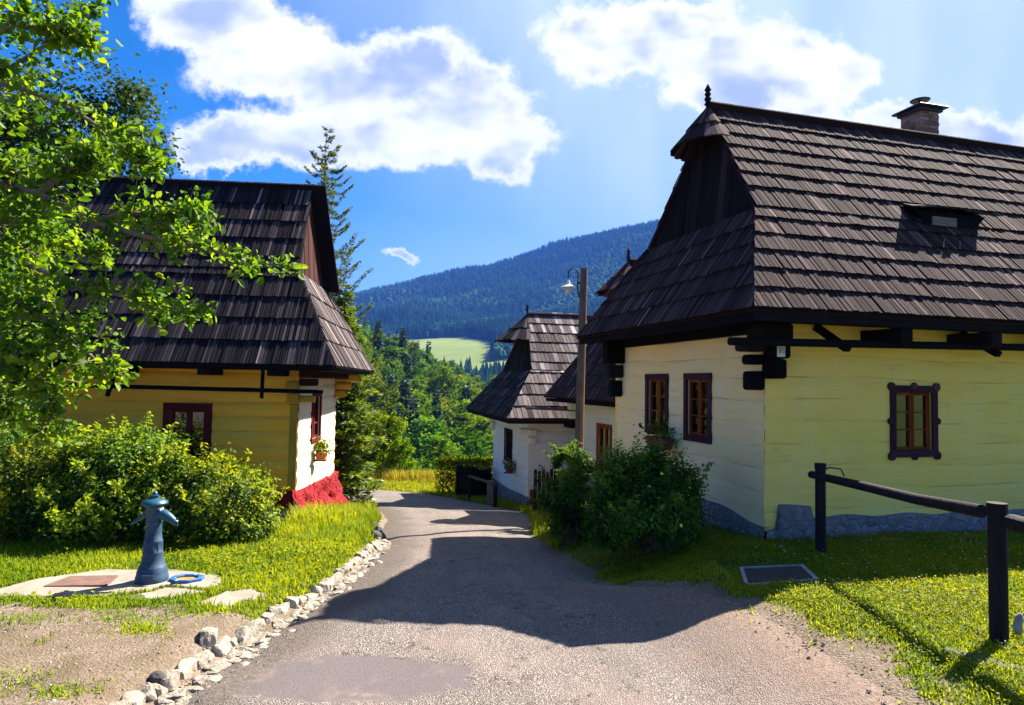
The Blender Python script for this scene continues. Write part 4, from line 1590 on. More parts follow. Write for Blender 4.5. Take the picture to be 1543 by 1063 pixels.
rf = empty('rail_fence', (0, 0, 0), 0, 'black post and rail fence on the sunny lawn before the yellow cottage', 'fence')
post_part(rf, 3.28, 7.19, 1.205, .052)
post_part(rf, 3.375, 4.72, 1.225, .057)
post_part(rf, 3.50, 2.25, 1.20, .056)
f = MB()
f.tube([(3.25, 7.34, 1.07), (3.33, 6.4, 1.085), (3.35, 5.6, 1.10), (3.36, 4.85, 1.145)], [.040, .043, .045, .048], 10, wob=.04)
f.build('rail', 'post_paint', rf, smooth='auto')
f = MB()
f.tube([(3.385, 4.60, 1.12), (3.43, 3.5, 1.11), (3.5, 2.3, 1.10)], [.055, .055, .05], 10, wob=.04)
f.build('rail', 'post_paint', rf, smooth='auto')
f = MB()
f.tube([(3.27, 7.25, 1.11), (3.36, 7.14, 1.17), (3.43, 7.05, 1.165), (3.44, 7.0, 1.10)], .008, 6)
f.build('wire_loop', 'wire', rf)


# ------------------------------------------------------------------ stones and slabs
def rock(name, loc, sx, sy, sz, mat, label, group=None, seed=0, cat='stone', rz=None, boxy=False):
    r = np.random.default_rng(seed)
    bm = bmesh.new()
    bmesh.ops.create_icosphere(bm, subdivisions=3, radius=1.25 if boxy else 1)
    # chop the ball with a few planes: faceted quarry stone
    pl = [nrm(r.normal(size=3)) for _ in range(9)]
    ds = r.uniform(.55, .82, 9)
    if boxy:
        pl = [nrm(np.array(q) + r.normal(size=3) * .16) for q in ((1, 0, 0), (-1, 0, 0), (0, 1, 0), (0, -1, 0), (0, 0, 1), (0, 0, -1))] + pl[:5]
        ds = np.concatenate([r.uniform(.70, .9, 6), r.uniform(.85, 1.05, 5)])
    for v in bm.verts:
        p = np.array(v.co)
        for q, d in zip(pl, ds):
            e = p @ q - d
            if e > 0:
                p = p - q * e * .92
        p = p * (1 + r.normal() * .022)
        v.co = (p[0] * sx, p[1] * sy, p[2] * sz)
    me = bpy.data.meshes.new(name)
    bm.to_mesh(me)
    bm.free()
    a = me.attributes.new('tint', 'FLOAT', 'FACE')
    a.data.foreach_set('value', np.full(len(me.polygons), r.uniform(.45, 1), np.float32))
    o = link_mesh(name, me, mat)
    o.location = loc
    o.rotation_euler = (r.normal() * .2, r.normal() * .2, r.uniform(0, 6.3) if rz is None else rz)
    return tag(o, label, cat, group)


LST = 'rough whitish stone set in the edging along the grassy left roadside'
yy = 3.9
i = 0
while yy < 10.3:
    x = float(ip(XL, yy))
    near_ = max(0, 1 - (yy - 4) / 6)
    ly = random.uniform(.05, .15) * (.8 + .2 * near_)
    hgt = random.uniform(.055, .085)
    yy += ly * .66
    rock('edge_stone', (x - .02 + random.uniform(-.025, .02), yy, float(ip(ROADZ, yy)) + .012 + random.uniform(-.03, .012)), random.uniform(.045, .07), ly, hgt, 'stone_pale', LST, 'pale stones edging the left roadside', 500 + i,
         rz=.06 + random.uniform(-.2, .2), boxy=True)
    yy += ly * .66
    i += 1
# flat broken pieces lying at the foot of the edging
for k in range(260):
    yy = 4.2 + 5.6 * random.random() ** 1.3
    x = float(ip(XL, yy)) + abs(random.gauss(.13, .09))
    s = random.uniform(.018, .075)
    rock('stone_chip', (x, yy, float(ip(ROADZ, yy)) - .012), s * 1.3, s, s * .38, 'stone_pale', 'small flat stone chip lying in the gutter by the left edging', 'stone chips in the left gutter', 900 + k)
q = at(238, 1015, 4.45)
rock('dark_stone', (q[0], q[1], gz(q[0], q[1]) + .03), .055, .06, .05, 'stone_dark', 'small blackish stone at the near end of the pale edging', None, 41)
q = at(322, 965, 5.1)
rock('block_stone', (q[0] - .04, q[1], float(ip(ROADZ, q[1])) + .08), .07, .13, .09, 'stone_pale', 'big angular whitish block in the edging, largest of its row', None, 42, rz=.5, boxy=True)
q = at(572, 805, 9.9)
for k, (dx, dy) in enumerate(((0, 0), (-.1, .35), (.02, -.4), (-.28, .9))):
    rock('mossy_stone', (q[0] + dx, q[1] + dy, gz(q[0] + dx, q[1] + dy) + .05), .10, .12, .12, 'stone_dark', 'dark mossy boulder at the road edge below the red base', 'dark boulders at the far end of the edging', 60 + k)
q = (3.61, 4.86)
rock('white_stone', (q[0], q[1], gz(*q) + .07), .035, .045, .10, 'concrete_white', 'upright white stone just behind the nearest fence post', None, 43)


def slab(name, poly, ztop, th, mat, label, cat, group=None, bevel=.01):
    f = MB()
    cx = sum(p[0] for p in poly) / len(poly)
    cy = sum(p[1] for p in poly) / len(poly)
    f.prism([(p[0] - cx, p[1] - cy) for p in poly], lambda a, b: (a, b, -th), lambda a, b: (a, b, 0.004 * math.sin(a * 9) + .003 * math.cos(b * 11)))
    o = f.build(name, mat, None, bevel=bevel)
    o.location = (cx, cy, ztop)
    return tag(o, label, cat, group)


def rag(pts, amp=.02, n=4):
    o = []
    for i, p in enumerate(pts):
        q = pts[(i + 1) % len(pts)]
        for k in range(n):
            t = k / n
            o.append((p[0] + (q[0] - p[0]) * t + random.uniform(-amp, amp), p[1] + (q[1] - p[1]) * t + random.uniform(-amp, amp)))
    return o


zs = .15
SLAB1 = [(-4.55, 5.72), (-3.42, 5.80), (-3.13, 6.02), (-3.10, 6.12), (-3.05, 6.16), (-2.86, 6.52), (-3.2, 6.62), (-3.85, 6.60), (-4.3, 6.25)]
SLAB2 = [(-3.42, 5.74), (-2.98, 5.70), (-2.62, 6.02), (-3.06, 6.10), (-3.10, 5.98)]
SLAB3 = [(-3.03, 6.15), (-2.66, 6.06), (-2.60, 6.20), (-2.72, 6.46), (-2.84, 6.51)]
SLAB4 = [(-2.62, 5.70), (-2.32, 5.66), (-2.12, 5.98), (-2.3, 6.14), (-2.5, 6.08)]
slab('stone_slab', rag(SLAB1, .012), zs, .12, 'concrete', 'largest pale concrete slab carrying the blue pump', 'slab', bevel=.008)
slab('stone_slab', rag(SLAB2, .012), zs - .012, .12, 'concrete', 'broken slab piece in front of the pump beyond the crack', 'slab', bevel=.008)
slab('stone_slab', rag(SLAB3, .010), zs - .004, .12, 'concrete', 'slab piece that holds the blue drain basin', 'slab', bevel=.008)
slab('stepping_stone', rag(SLAB4, .025), .125, .08, 'concrete', 'lone flat stone in the grass beside the pump slabs', 'stone', bevel=.015)
cp = at(150, 893, 6.2)
slab('cover_plate', [(-4.08, 6.02), (-3.55, 6.06), (-3.62, 6.36), (-4.05, 6.33)], zs + .010, .02, 'rust_plate', 'rusty brown metal cover let into the pump slab', 'cover plate', bevel=.003)
# hatch in the lawn
ht = empty('drain_hatch', (0, 0, 0), 0, 'dark drain hatch in a pale concrete frame where lawn meets gravel', 'drain hatch')
hp_ = [(2.14, 6.20), (2.82, 6.20), (2.88, 6.69), (2.28, 6.76)]
hzf = lambda x, y: .20 + .09 * (x - 2.14)
hc = (sum(p[0] for p in hp_) / 4, sum(p[1] for p in hp_) / 4)
inn = [(hc[0] + (p[0] - hc[0]) * .89, hc[1] + (p[1] - hc[1]) * .89) for p in hp_]
f = MB()
for i in range(4):
    a, b, c, d = hp_[i], hp_[(i + 1) % 4], inn[(i + 1) % 4], inn[i]
    f.prism([a, b, c, d], lambda x, y: (x, y, hzf(x, y) - .25), lambda x, y: (x, y, hzf(x, y) + .012))
f.build('hatch_frame', 'concrete_white', ht)
f = MB()
f.prism(inn, lambda x, y: (x, y, hzf(x, y) - .2), lambda x, y: (x, y, hzf(x, y)))
f.build('hatch_cover', 'dark_plate', ht)
slab('kerb_slab', rag([(2.83, 4.50), (2.93, 4.54), (3.36, 4.02), (3.6, 3.6), (3.5, 3.55), (3.2, 3.98)], .008), gz(3.0, 4.3) + .012, .12, 'shaded_slab', 'narrow bluish slab edging the lawn near the camera', 'kerb stone', bevel=.01)

# ------------------------------------------------------------------ blue water pump
pu = empty('water_pump', (-3.25, 6.25, zs), 0, 'blue cast iron water pump standing on the pale slabs', 'water pump')
f = MB()
f.lathe([(.138, 0), (.140, .02), (.137, .045), (.130, .06), (.128, .085), (.118, .12), (.112, .135), (.100, .15), (.090, .20), (.084, .24), (.086, .25), (.086, .262), (.080, .27), (.076, .34), (.080, .35), (.080, .365), (.072, .375), (.068, .44), (.067, .50)], 24)
for k in range(12):
    a = 2 * PI * k / 12
    f.box(.076 * math.cos(a) - .004, .076 * math.cos(a) + .004, .076 * math.sin(a) - .004, .076 * math.sin(a) + .004, .15, .34)
f.build('base', 'pump_base_blue', pu, smooth='auto')
f = MB()
f.lathe([(.067, .499), (.067, .52), (.073, .525), (.073, .54), (.068, .545), (.070, .60), (.074, .645), (.074, .66), (.078, .665), (.078, .675)], 24)
f.build('barrel', 'pump_blue', pu, smooth='auto')
f = MB()
f.lathe([(.080, .674), (.110, .690), (.114, .700), (.108, .715), (.075, .735), (.045, .745), (.030, .750), (.036, .762), (.036, .772), (.018, .778), (.022, .790), (.016, .802), (.003, .810)], 24)
f.build('cap', 'pump_blue', pu, smooth='auto')
f = MB()
f.tube([(.05, -.02, .605), (.10, -.02, .60), (.15, -.025, .575), (.20, -.03, .54), (.222, -.03, .525)], [.055, .05, .04, .031, .027], 12)
f.tube([(.218, -.03, .575), (.226, -.03, .555), (.224, -.03, .50)], .008, 6)
f.build('spout', 'pump_blue', pu, smooth='auto')
f = MB()
f.tube([(-.05, .0, .62), (-.10, .0, .585), (-.15, .0, .545), (-.21, 0, .505)], [.035, .025, .016, .012], 8)
f.build('handle', 'pump_blue', pu, smooth='auto')
f = MB()
f.box(-.02, .09, -.150, -.138, .04, .085)
f.build('maker_plate', 'pump_base_blue', pu, bevel=.004)
f = MB()
f.tube([(.062, -.03, .655), (.088, -.04, .655)], .022, 10)
f.build('bolt', 'enamel', pu)
bs = empty('drain_basin', (-2.955, 6.30, zs), .1, 'bright blue drain basin with rusty water beside the pump', 'drain basin')
f = MB()
ro, ri = .135, .092
oct_ = lambda r_, k, st_=1.: (r_ * math.cos(2 * PI * (k + .5) / 8) * 1.15, r_ * math.sin(2 * PI * (k + .5) / 8) * .9)
for k in range(8):
    f.prism([oct_(ro, k), oct_(ro, k + 1), oct_(ri, k + 1), oct_(ri, k)], lambda a, b: (a, b, -.05), lambda a, b: (a, b, .022))
f.build('rim', 'basin_blue', bs, bevel=.004)
f = MB()
f.prism([oct_(ri, k) for k in range(8)], lambda a, b: (a, b, -.05), lambda a, b: (a, b, .002))
f.build('water', 'rust_water', bs)


# ------------------------------------------------------------------ flower pots
def pot(name, loc, rz, L, D, Hh, mat, label, blooms=True, seed=0, box=True, leafm='leaf_hedge', dark=False):
    r = np.random.default_rng(seed)
    root = empty(name, loc, rz, label, 'flower box')
    f = MB()
    if box:
        q = .82
        vs = [(-L / 2 * q, -D / 2 * q, 0), (L / 2 * q, -D / 2 * q, 0), (L / 2 * q, D / 2 * q, 0), (-L / 2 * q, D / 2 * q, 0), (-L / 2, -D / 2, Hh), (L / 2, -D / 2, Hh), (L / 2, D / 2, Hh), (-L / 2, D / 2, Hh)]
        f.add(vs, [(3, 2, 1, 0), (4, 5, 6, 7), (0, 1, 5, 4), (1, 2, 6, 5), (2, 3, 7, 6), (3, 0, 4, 7)])
    f.build('planter', mat, root, bevel=.01)
    n = 260
    P = r.normal(size=(n, 3)) * np.array([L * .36, D * .5, .075]) + np.array([0, 0, Hh + .07])
    leaves_obj('foliage', P, np.full(n, .055), leafm, root, r.uniform(0, 1, n), up=.6, aspect=.9)
    f = MB()
    for k in range(7):
        c = np.array([r.normal() * L * .32, r.normal() * D * .4, Hh + r.uniform(.05, .2)])
        for j in range(14):
            d = nrm(r.normal(size=3)) * .03
            e1 = nrm(np.cross(d, [.3, .5, 1]))
            f.add([c + d, c + d * 1.2 + e1 * .018, c + d * 1.5, c + d * 1.2 - e1 * .018], [(0, 1, 2, 3)])
    if blooms:
        f.build('blooms', 'flower_red', root)
    f = MB()
    f.box(-L * .25, -L * .25 + .02, -D / 2, D * .9, -.02, 0)
    f.box(L * .25, L * .25 + .02, -D / 2, D * .9, -.02, 0)
    f.box(-L * .25 + .0205, L * .25 - .0005, D * .7, D * .8, -.018, -.003)
    me_b = f.build('bracket', 'black_wood', root)
    return root


def loc_on(C, ang, side, u, v, z):
    a = R_(ang)
    F_ = np.array([math.cos(a), math.sin(a)]) * side
    G_ = np.array([-math.sin(a), math.cos(a)])
    p = np.array(C) + F_ * u + G_ * v
    return (float(p[0]), float(p[1]), z)


pot('flower_box', loc_on((-3.453, 11.0), 5, -1, -.14, 1.35, .55), R_(95), .30, .17, .15, 'terracotta', 'terracotta flower pot with red geraniums below the sunlit red window', seed=3, leafm='leaf_bright')
pot('flower_box', loc_on(RC, RA, 1, -.16, 2.20, 1.10), R_(RA + 90), .62, .17, .15, 'box_brown', 'brown flower box with dark geraniums between two gable windows', seed=4, leafm='leaf_dark_shrub')
pot('flower_box', loc_on((.485, 18.5), 13, 1, -.16, 1.55, -.62), R_(103), .42, .18, .17, 'box_brown', 'small flower pot under the window of the white cottage', seed=5, leafm='leaf_dark_shrub')


# ------------------------------------------------------------------ fences by the white cottage
def picket_fence(p0, p1, n, h, w, mat, label, point=True, seed=0, gap=.0):
    root = empty('picket_fence', (p0[0], p0[1], gz(*p0[:2])), 0, label, 'fence')
    P0, P1 = np.array(p0, float), np.array(p1, float)
    d = P1 - P0
    L = np.linalg.norm(d)
    d /= L
    nn = np.array([-d[1], d[0]])
    zb = gz(*p0[:2])
    for i in range(n):
        c = P0 + d * L * (i + .5) / n
        z0 = gz(*c) - zb
        hh = h * random.uniform(.95, 1.05)
        f = MB()
        hw = w / 2
        poly = [(-hw, -.05), (hw, -.05), (hw, hh - w * .5), (0, hh), (-hw, hh - w * .5)] if point else [(-hw, -.05), (hw, -.05), (hw, hh), (-hw, hh)]
        o = c - P0
        f.prism(poly, lambda a, b: (o[0] + d[0] * a, o[1] + d[1] * a, z0 + b), lambda a, b: (o[0] + d[0] * a + nn[0] * .025, o[1] + d[1] * a + nn[1] * .025, z0 + b))
        f.build('picket', mat, root)
    za, zb2 = gz(*P0) - zb, gz(*P1) - zb
    for q in (.25, .78):
        f = MB()
        f.beam((nn[0] * -.03, nn[1] * -.03, za + h * q), (P1[0] - P0[0] - nn[0] * .03, P1[1] - P0[1] - nn[1] * .03, zb2 + h * q), .04, .07)
        f.build('cross_rail', mat, root)
    return root


picket_fence((.54, 15.5), (1.75, 15.9), 13, .98, .075, 'fence_board', 'black pointed picket fence beside the lamp post bushes')
picket_fence((-1.72, 21.9), (-.62, 22.9), 11, 1.0, .115, 'fence_board', 'dark board fence under the clipped hedge at the bend', point=False)
hr = empty('hand_rail', (0, 0, 0), 0, 'grey wooden handrail on two posts before the white cottage', 'railing')
f = MB()
f.beam((-1.25, 20.7, -.84), (-.36, 18.2, -.72), .06, .07)
f.build('rail', 'grey_wood', hr, bevel=.006)
for (x, y, zt) in ((-1.21, 20.55, -.85), (-.39, 18.3, -.69)):
    f = MB()
    f.tube([(x, y, gz(x, y) - .3), (x, y, zt)], .05, 9)
    f.build('post', 'post_paint', hr)
gp = (-.62, 18.75)
f = MB()
f.box(-.10, .10, -.1, .1, -.3, .62)
o = f.build('gate_pillar', 'plinth_blue_grey', None, bevel=.02)
o.location = (gp[0] + .08, gp[1] + .5, gz(*gp))
tag(o, 'short square stone pillar behind the handrail', 'pillar')
f = MB()
f.box(0, .14, -.04, .04, -.2, .50)
o = f.build('meter_box', 'box_brown', None, bevel=.008)
o.location = (.53, 17.9, gz(.53, 17.9))
tag(o, 'narrow brown box standing at the corner of the white cottage', 'box')
# clipped hedge
hd = empty('clipped_hedge', (-1.25, 23.6, gz(-1.25, 23.6)), R_(12), 'flat topped clipped hedge behind the dark board fence', 'hedge')
n = 15000
P = rng.uniform(-1, 1, (n, 3)) * np.array([1.3, .32, .62]) + np.array([0, 0, .66])
ok = (np.abs(P[:, 1]) > .2) | (P[:, 2] > 1.1)
P = P[ok]
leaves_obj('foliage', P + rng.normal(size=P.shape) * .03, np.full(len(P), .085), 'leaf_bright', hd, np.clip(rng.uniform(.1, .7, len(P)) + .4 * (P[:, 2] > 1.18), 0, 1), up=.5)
f = MB()
for k in range(6):
    x = -1.1 + .44 * k
    f.tube([(x, 0, -.1), (x + .05, .02, .6), (x, 0, 1.1)], [.03, .02, .008], 6)
f.build('stems', 'bark', hd)


# ------------------------------------------------------------------ shrubs
def sh(x, y, *a, **k):
    return shrub('leafy_shrub', (x, y, gz(x, y)), *a, **k)


sh(-5.9, 8.55, 1.0, .8, 1.02, .055, 'leaf_hedge', 'sunny yellow-green shrub at the far end of the bush bank, beside the trees', 'shrubs before the ochre cottage', n=115, per=190, sprigs=100, seed=3)
sh(-4.75, 8.4, .85, .8, 1.22, .055, 'leaf_hedge', 'tallest sunny shrub of the bank, behind the blue pump under the window', 'shrubs before the ochre cottage', n=125, per=190, sprigs=140, seed=4)
sh(-3.72, 8.5, .66, .7, .93, .055, 'leaf_hedge', 'sunny shrub of the bank next to the red stone base', 'shrubs before the ochre cottage', n=105, per=180, sprigs=100, seed=5)
sh(-7.0, 8.9, 1.1, .9, 1.3, .045, 'leaf_dark_shrub', 'dark shaded shrub under the fruit tree at the picture edge', 'shrubs before the ochre cottage', n=70, per=260, sprigs=30, seed=6)
sh(1.56, 7.8, .54, .52, 1.06, .042, 'leaf_dark_shrub', 'rounded dark green shrub with yellow flowers before the gable windows', 'shrubs along the right verge', n=95, per=320, sprigs=110, seed=7, flowers=('flower_yellow', 60, .018), spread=.14)
sh(.93, 9.25, .38, .4, .98, .042, 'leaf_dark_shrub', 'smaller shrub with few yellow flowers at the foot of the lamp post', 'shrubs along the right verge', n=60, per=240, sprigs=40, seed=8, flowers=('flower_yellow', 14, .018))
sh(1.02, 11.8, .27, .3, 1.55, .05, 'leaf_dark_shrub', 'tall narrow shrub touching the lamp post', 'shrubs along the right verge', n=50, per=200, sprigs=30, seed=9)
shrub('leafy_shrub', (-5.35, 29.0, gz(-5.35, 29.0)), 1.15, 1.1, 2.75, .11, 'leaf_bright', 'round bright bush in the meadow beyond the road bend', None, n=80, per=170, sprigs=60, seed=10, sp_h=.3)
shrub('leafy_shrub', (-6.6, 28.5, gz(-6.6, 28.5)), 1.1, 1.1, 2.1, .11, 'leaf_bright', 'lower bush half hidden behind the spruce at the bend', None, n=60, per=170, sprigs=40, seed=12, sp_h=.3)


# ------------------------------------------------------------------ foreground fruit tree
def fruit_tree():
    bx_, by_ = -5.6, 3.6
    root = empty('fruit_tree', (bx_, by_, gz(bx_, by_)), 0, 'leafy fruit tree reaching in over the pump with sunlit branches', 'tree')
    o = np.array([bx_, by_, gz(bx_, by_)])
    tb = MB()
    fork = np.array([.15, .1, 2.1])
    tb.tube([(0, 0, -.4), (.02, .03, .9), fork, (.3, .25, 3.4), (.2, .5, 5.0)], [.19, .155, .14, .09, .03], 10, wob=.05)
    r = np.random.default_rng(5)
    # limbs: polylines in photograph pixels with a true forward distance for every point
    limbs = [
        [(-60, 150, 4.3), (30, 95, 4.4), (95, 50, 4.5), (140, 8, 4.6)],
        [(-60, 60, 4.0), (20, 40, 4.1), (90, 45, 4.2), (130, 60, 4.25)],
        [(-70, 110, 4.2), (40, 135, 4.2), (110, 165, 4.2), (170, 205, 4.3), (235, 255, 4.35)],
        [(-70, 230, 4.3), (-20, 240, 4.3), (30, 262, 4.3), (70, 285, 4.4)],
        [(-70, 260, 4.3), (60, 290, 4.3), (140, 335, 4.3), (230, 360, 4.3), (300, 372, 4.3), (350, 386, 4.3), (395, 398, 4.3), (440, 402, 4.3)],
        [(140, 335, 4.3), (200, 320, 4.4), (255, 330, 4.5), (295, 325, 4.55)],
        [(-70, 360, 4.2), (30, 395, 4.2), (110, 425, 4.2), (180, 445, 4.2), (240, 462, 4.2), (312, 472, 4.2)],
        [(-70, 420, 4.1), (20, 450, 4.1), (80, 490, 4.1), (130, 530, 4.15), (165, 560, 4.2)],
        [(-70, 470, 4.0), (0, 520, 4.05), (50, 575, 4.1), (85, 610, 4.1), (70, 650, 4.1)],
        [(-60, 330, 4.5), (60, 340, 4.6), (120, 370, 4.7), (150, 385, 4.8)],
        [(-60, 540, 4.3), (-10, 590, 4.35), (25, 630, 4.4)],
        [(60, 290, 4.3), (110, 250, 4.4), (160, 240, 4.5)],
    ]
    P, T, S = [], [], []
    for li, L in enumerate(limbs):
        pts = [at(*q) - o for q in L]
        if li not in (5, 11):
            pts = [fork + np.array([0, .05 * li * .1, .15 * (li % 4) + (.8 if li < 5 else 0)])] + pts
        # smooth resample
        t0 = np.linspace(0, 1, len(pts))
        tt = np.linspace(0, 1, 60)
        A = np.array(pts)
        C = np.stack([np.interp(tt, t0, A[:, k]) for k in range(3)], 1)
        for _ in range(6):
            C[1:-1] = (C[:-2] + C[2:] + 2 * C[1:-1]) / 4
        rad = np.linspace(.026, .004, 60)
        tb.tube(list(C[::3]) + [C[-1]], list(rad[::3]) + [.003], 6)
        st = 0.24
        for _ in range(54 if len(L) > 6 else (26 if li in (3, 9) else 40)):
            u_ = r.uniform(st, 1)
            thin = (li == 4 and u_ > .80)
            if thin and r.random() < .55:
                continue
            c = C[int(u_ * 59)]
            dirn = nrm(C[min(59, int(u_ * 59) + 1)] - C[max(0, int(u_ * 59) - 1)])
            tl = r.uniform(.07, .34) * (1.15 - .6 * u_) * (.45 if thin else 1)
            d = nrm(dirn * .6 + r.normal(size=3) * .75 + np.array([0, 0, .12]))
            e = c + d * tl
            tb.tube([c, (c + e) / 2 + r.normal(size=3) * .01, e], [.005, .004, .002], 4)
            k = int(r.uniform(10, 20) * (.5 + tl * 3.2))
            s = r.uniform(.15, 1.05, (k, 1))
            P.append(c + d * tl * s + r.normal(size=(k, 3)) * .032)
            T.append(np.clip(r.uniform(.15, .8) + r.normal(size=k) * .17, 0, 1))
        # tip rosette
        k = 16
        P.append(C[-1] + r.normal(size=(k, 3)) * .035)
        T.append(np.clip(.6 + r.normal(size=k) * .2, 0, 1))
    # the body of the crown at the picture edge and outside it
    for (cx, cy, Y, rr, cnt) in ((-30, 330, 4.3, .34, 700), (50, 430, 4.5, .24, 360), (20, 500, 4.3, .22, 330), (-40, 450, 4.1, .4, 600), (40, 560, 4.2, .17, 240), (-80, 100, 4.3, .3, 300), (30, 370, 4.7, .22, 260), (-120, 250, 4.5, .6, 900), (-200, 420, 4.2, .7, 900), (-220, 60, 4.4, .7, 800), (20, 20, 4.5, .2, 200), (0, 290, 4.6, .16, 120)):
        c = at(cx, cy, Y) - o
        sub = r.normal(size=(max(5, cnt // 40), 3)) * rr * .62
        for q in sub:
            k = 40
            P.append(c + q + r.normal(size=(k, 3)) * .075)
            T.append(np.clip(r.uniform(.05, .75) + r.normal(size=k) * .15, 0, 1))
            tb.tube([c + q * .2, c + q], [.007, .003], 4)
    P, T = np.concatenate(P), np.concatenate(T)
    tb.build('trunk', 'bark_light', root)
    V, F, rep = leaf_arrays(P, np.full(len(P), .053), up=.35, aspect=.72, fold=.16, fine=True, droop=.5)
    raw_mesh('crown', V, F, 'leaf_fruit_tree', root, tint=np.repeat(T, 2))


fruit_tree()

# ------------------------------------------------------------------ trees round the left cottage
ax0, ay0 = -11.7, 19.0
broad_tree('ash_tree', (ax0, ay0, gz(ax0, ay0)), 12.2, 2.35, 3.4, 'airy dark ash tree rising behind the ochre cottage roof', clumps=150, per=110, leaf=.15, mat='leaf_ash', seed=8, trunk_r=.17, sz=.7, spread=.13, limbs=60)
ax1, ay1 = -15.2, 20.0
broad_tree('ash_tree', (ax1, ay1, gz(ax1, ay1)), 12.6, 2.8, 3.0, 'taller ash tree at the upper left edge behind the fruit tree', clumps=150, per=120, leaf=.17, mat='leaf_ash', seed=9, trunk_r=.18, sz=.7, spread=.14, limbs=50)
lx, ly = -4.85, 17.2
conifer('larch_tree', (lx, ly, gz(lx, ly)), 8.62 + .95, 2.1, 'thin larch tree with bare curling tip behind the ochre gable', whorls=31, arms=6, needles=310, nl=.095, mat='needle_larch', seed=4, low=.10, droop=.16, trunk_r=.085, taper=.72, upturn=.46, width=.085, nw=.17, curl=True)
sx_, sy_ = -4.12, 16.3
conifer('spruce_tree', (sx_, sy_, gz(sx_, sy_)), 5.3, 1.2, 'bright green bushy spruce at the roadside behind the red base', whorls=34, arms=9, needles=95, nl=.15, mat='needle_spruce', seed=6, low=.07, droop=.28, trunk_r=.10, taper=.7, upturn=.06, width=.30, nw=.2)


# ------------------------------------------------------------------ grass
def grass_blades(name, X, Y, hgt, wid, mat, kind_lab, lean=.5, tint=None, bend=.5):
    N = len(X)
    Z = ground_z(X, Y, False)
    P = np.stack([X, Y, Z - .004], 1)
    a = rng.uniform(0, 2 * PI, N)
    d = np.stack([np.cos(a), np.sin(a), np.zeros(N)], 1)
    s = np.stack([-np.sin(a), np.cos(a), np.zeros(N)], 1)
    h = (hgt * rng.uniform(.45, 1.35, N))[:, None]
    w = (wid * rng.uniform(.6, 1.4, N))[:, None]
    ln = (lean * rng.uniform(.1, 1., N))[:, None]
    up_ = np.array([0, 0, 1.])
    m_ = P + up_ * h * .55 + d * ln * h * .35
    t_ = P + up_ * h * (1 - .3 * ln) + d * ln * h
    V = np.stack([P - s * w, P + s * w, m_ + s * w * .8, t_, m_ - s * w * .8], 1).reshape(-1, 3)
    k = np.arange(N)[:, None] * 5
    F = np.concatenate([k + np.array([[0, 1, 2, 4]]), k + np.array([[4, 2, 3, 3]])], 1).reshape(-1, 4)
    # the tip is a triangle: split into a separate array
    Fq = k + np.array([[0, 1, 2, 4]])
    Ft = k + np.array([[4, 2, 3]])
    tris = np.concatenate([Fq[:, [0, 1, 2]], Fq[:, [0, 2, 3]], Ft], 1).reshape(-1, 3)
    t = np.clip(.45 + vnoise(X, Y, .7, 3) * .45 + rng.normal(size=N) * .17, 0, 1) if tint is None else tint
    o = raw_mesh(name, V, tris, mat, None, tint=np.repeat(t, 3))
    return tag(o, kind='stuff', label=kind_lab)


def scatter(x0, x1, y0, y1, n, dens):
    X = rng.uniform(x0, x1, n)
    Y = rng.uniform(y0, y1, n)
    k = rng.random(n) < dens(X, Y)
    return X[k], Y[k]


def in_poly(X, Y, poly):
    r_ = np.zeros(len(X), bool)
    j = len(poly) - 1
    for i in range(len(poly)):
        (xi, yi), (xj, yj) = poly[i], poly[j]
        c = ((yi > Y) != (yj > Y)) & (X < (xj - xi) * (Y - yi) / (yj - yi + 1e-12) + xi)
        r_ ^= c
        j = i
    return r_


def not_paved(X, Y):
    k = np.zeros(len(X), bool)
    for p in (SLAB1, SLAB2, SLAB3, SLAB4, hp_):
        k |= in_poly(X, Y, p)
    a = R_(RA)
    for (C, an, sd, L_, W_) in ((RC, RA, 1, 10, 4.), ((-3.453, 11.0), 5, -1, 7.4, 3.6), ((.485, 18.5), 13, 1, 7, 4.8), ((2.71, 13.65), 15.7, 1, 6.5, 3.9)):
        a = R_(an)
        dx, dy = X - C[0], Y - C[1]
        u_ = (dx * math.cos(a) + dy * math.sin(a)) * sd
        v_ = -dx * math.sin(a) + dy * math.cos(a)
        k |= (u_ > -.02) & (u_ < L_) & (v_ > -.02) & (v_ < W_)
    return ~k


gd = lambda X, Y: (1 - bare_mask(X, Y)) ** 1.5 * not_paved(X, Y) * (((ip(XL, Y) - X) > .02) | ((X - ip(XR, Y)) > .02))
# right lawn: short clover-rich turf
X, Y = scatter(.3, 6.8, 3.6, 9.0, 190000, lambda X, Y: gd(X, Y) * (X > ip(XR, Y)) * (.35 + .65 * (Y < 7.6)))
grass_blades('lawn_grass', X, Y, .036, .0042, 'grass_blade', 'short sunlit lawn grass', .9)
X, Y = scatter(.3, 6.5, 3.6, 8.2, 95000, lambda X, Y: gd(X, Y) * (X > ip(XR, Y)) * np.clip(.6 + vnoise(X, Y, .5, 3), 0, 1))
P = np.stack([X, Y, ground_z(X, Y, False) + rng.uniform(.012, .05, len(X))], 1)
o = leaves_obj('clover_leaves', P, np.full(len(P), .017), 'grass_blade', None, np.clip(.5 + vnoise(X, Y, .6, 3) * .5 + rng.normal(size=len(X)) * .2, 0, 1), up=1.0, aspect=1.0)
tag(o, 'low clover leaves in the lawn', None, None, 'stuff')
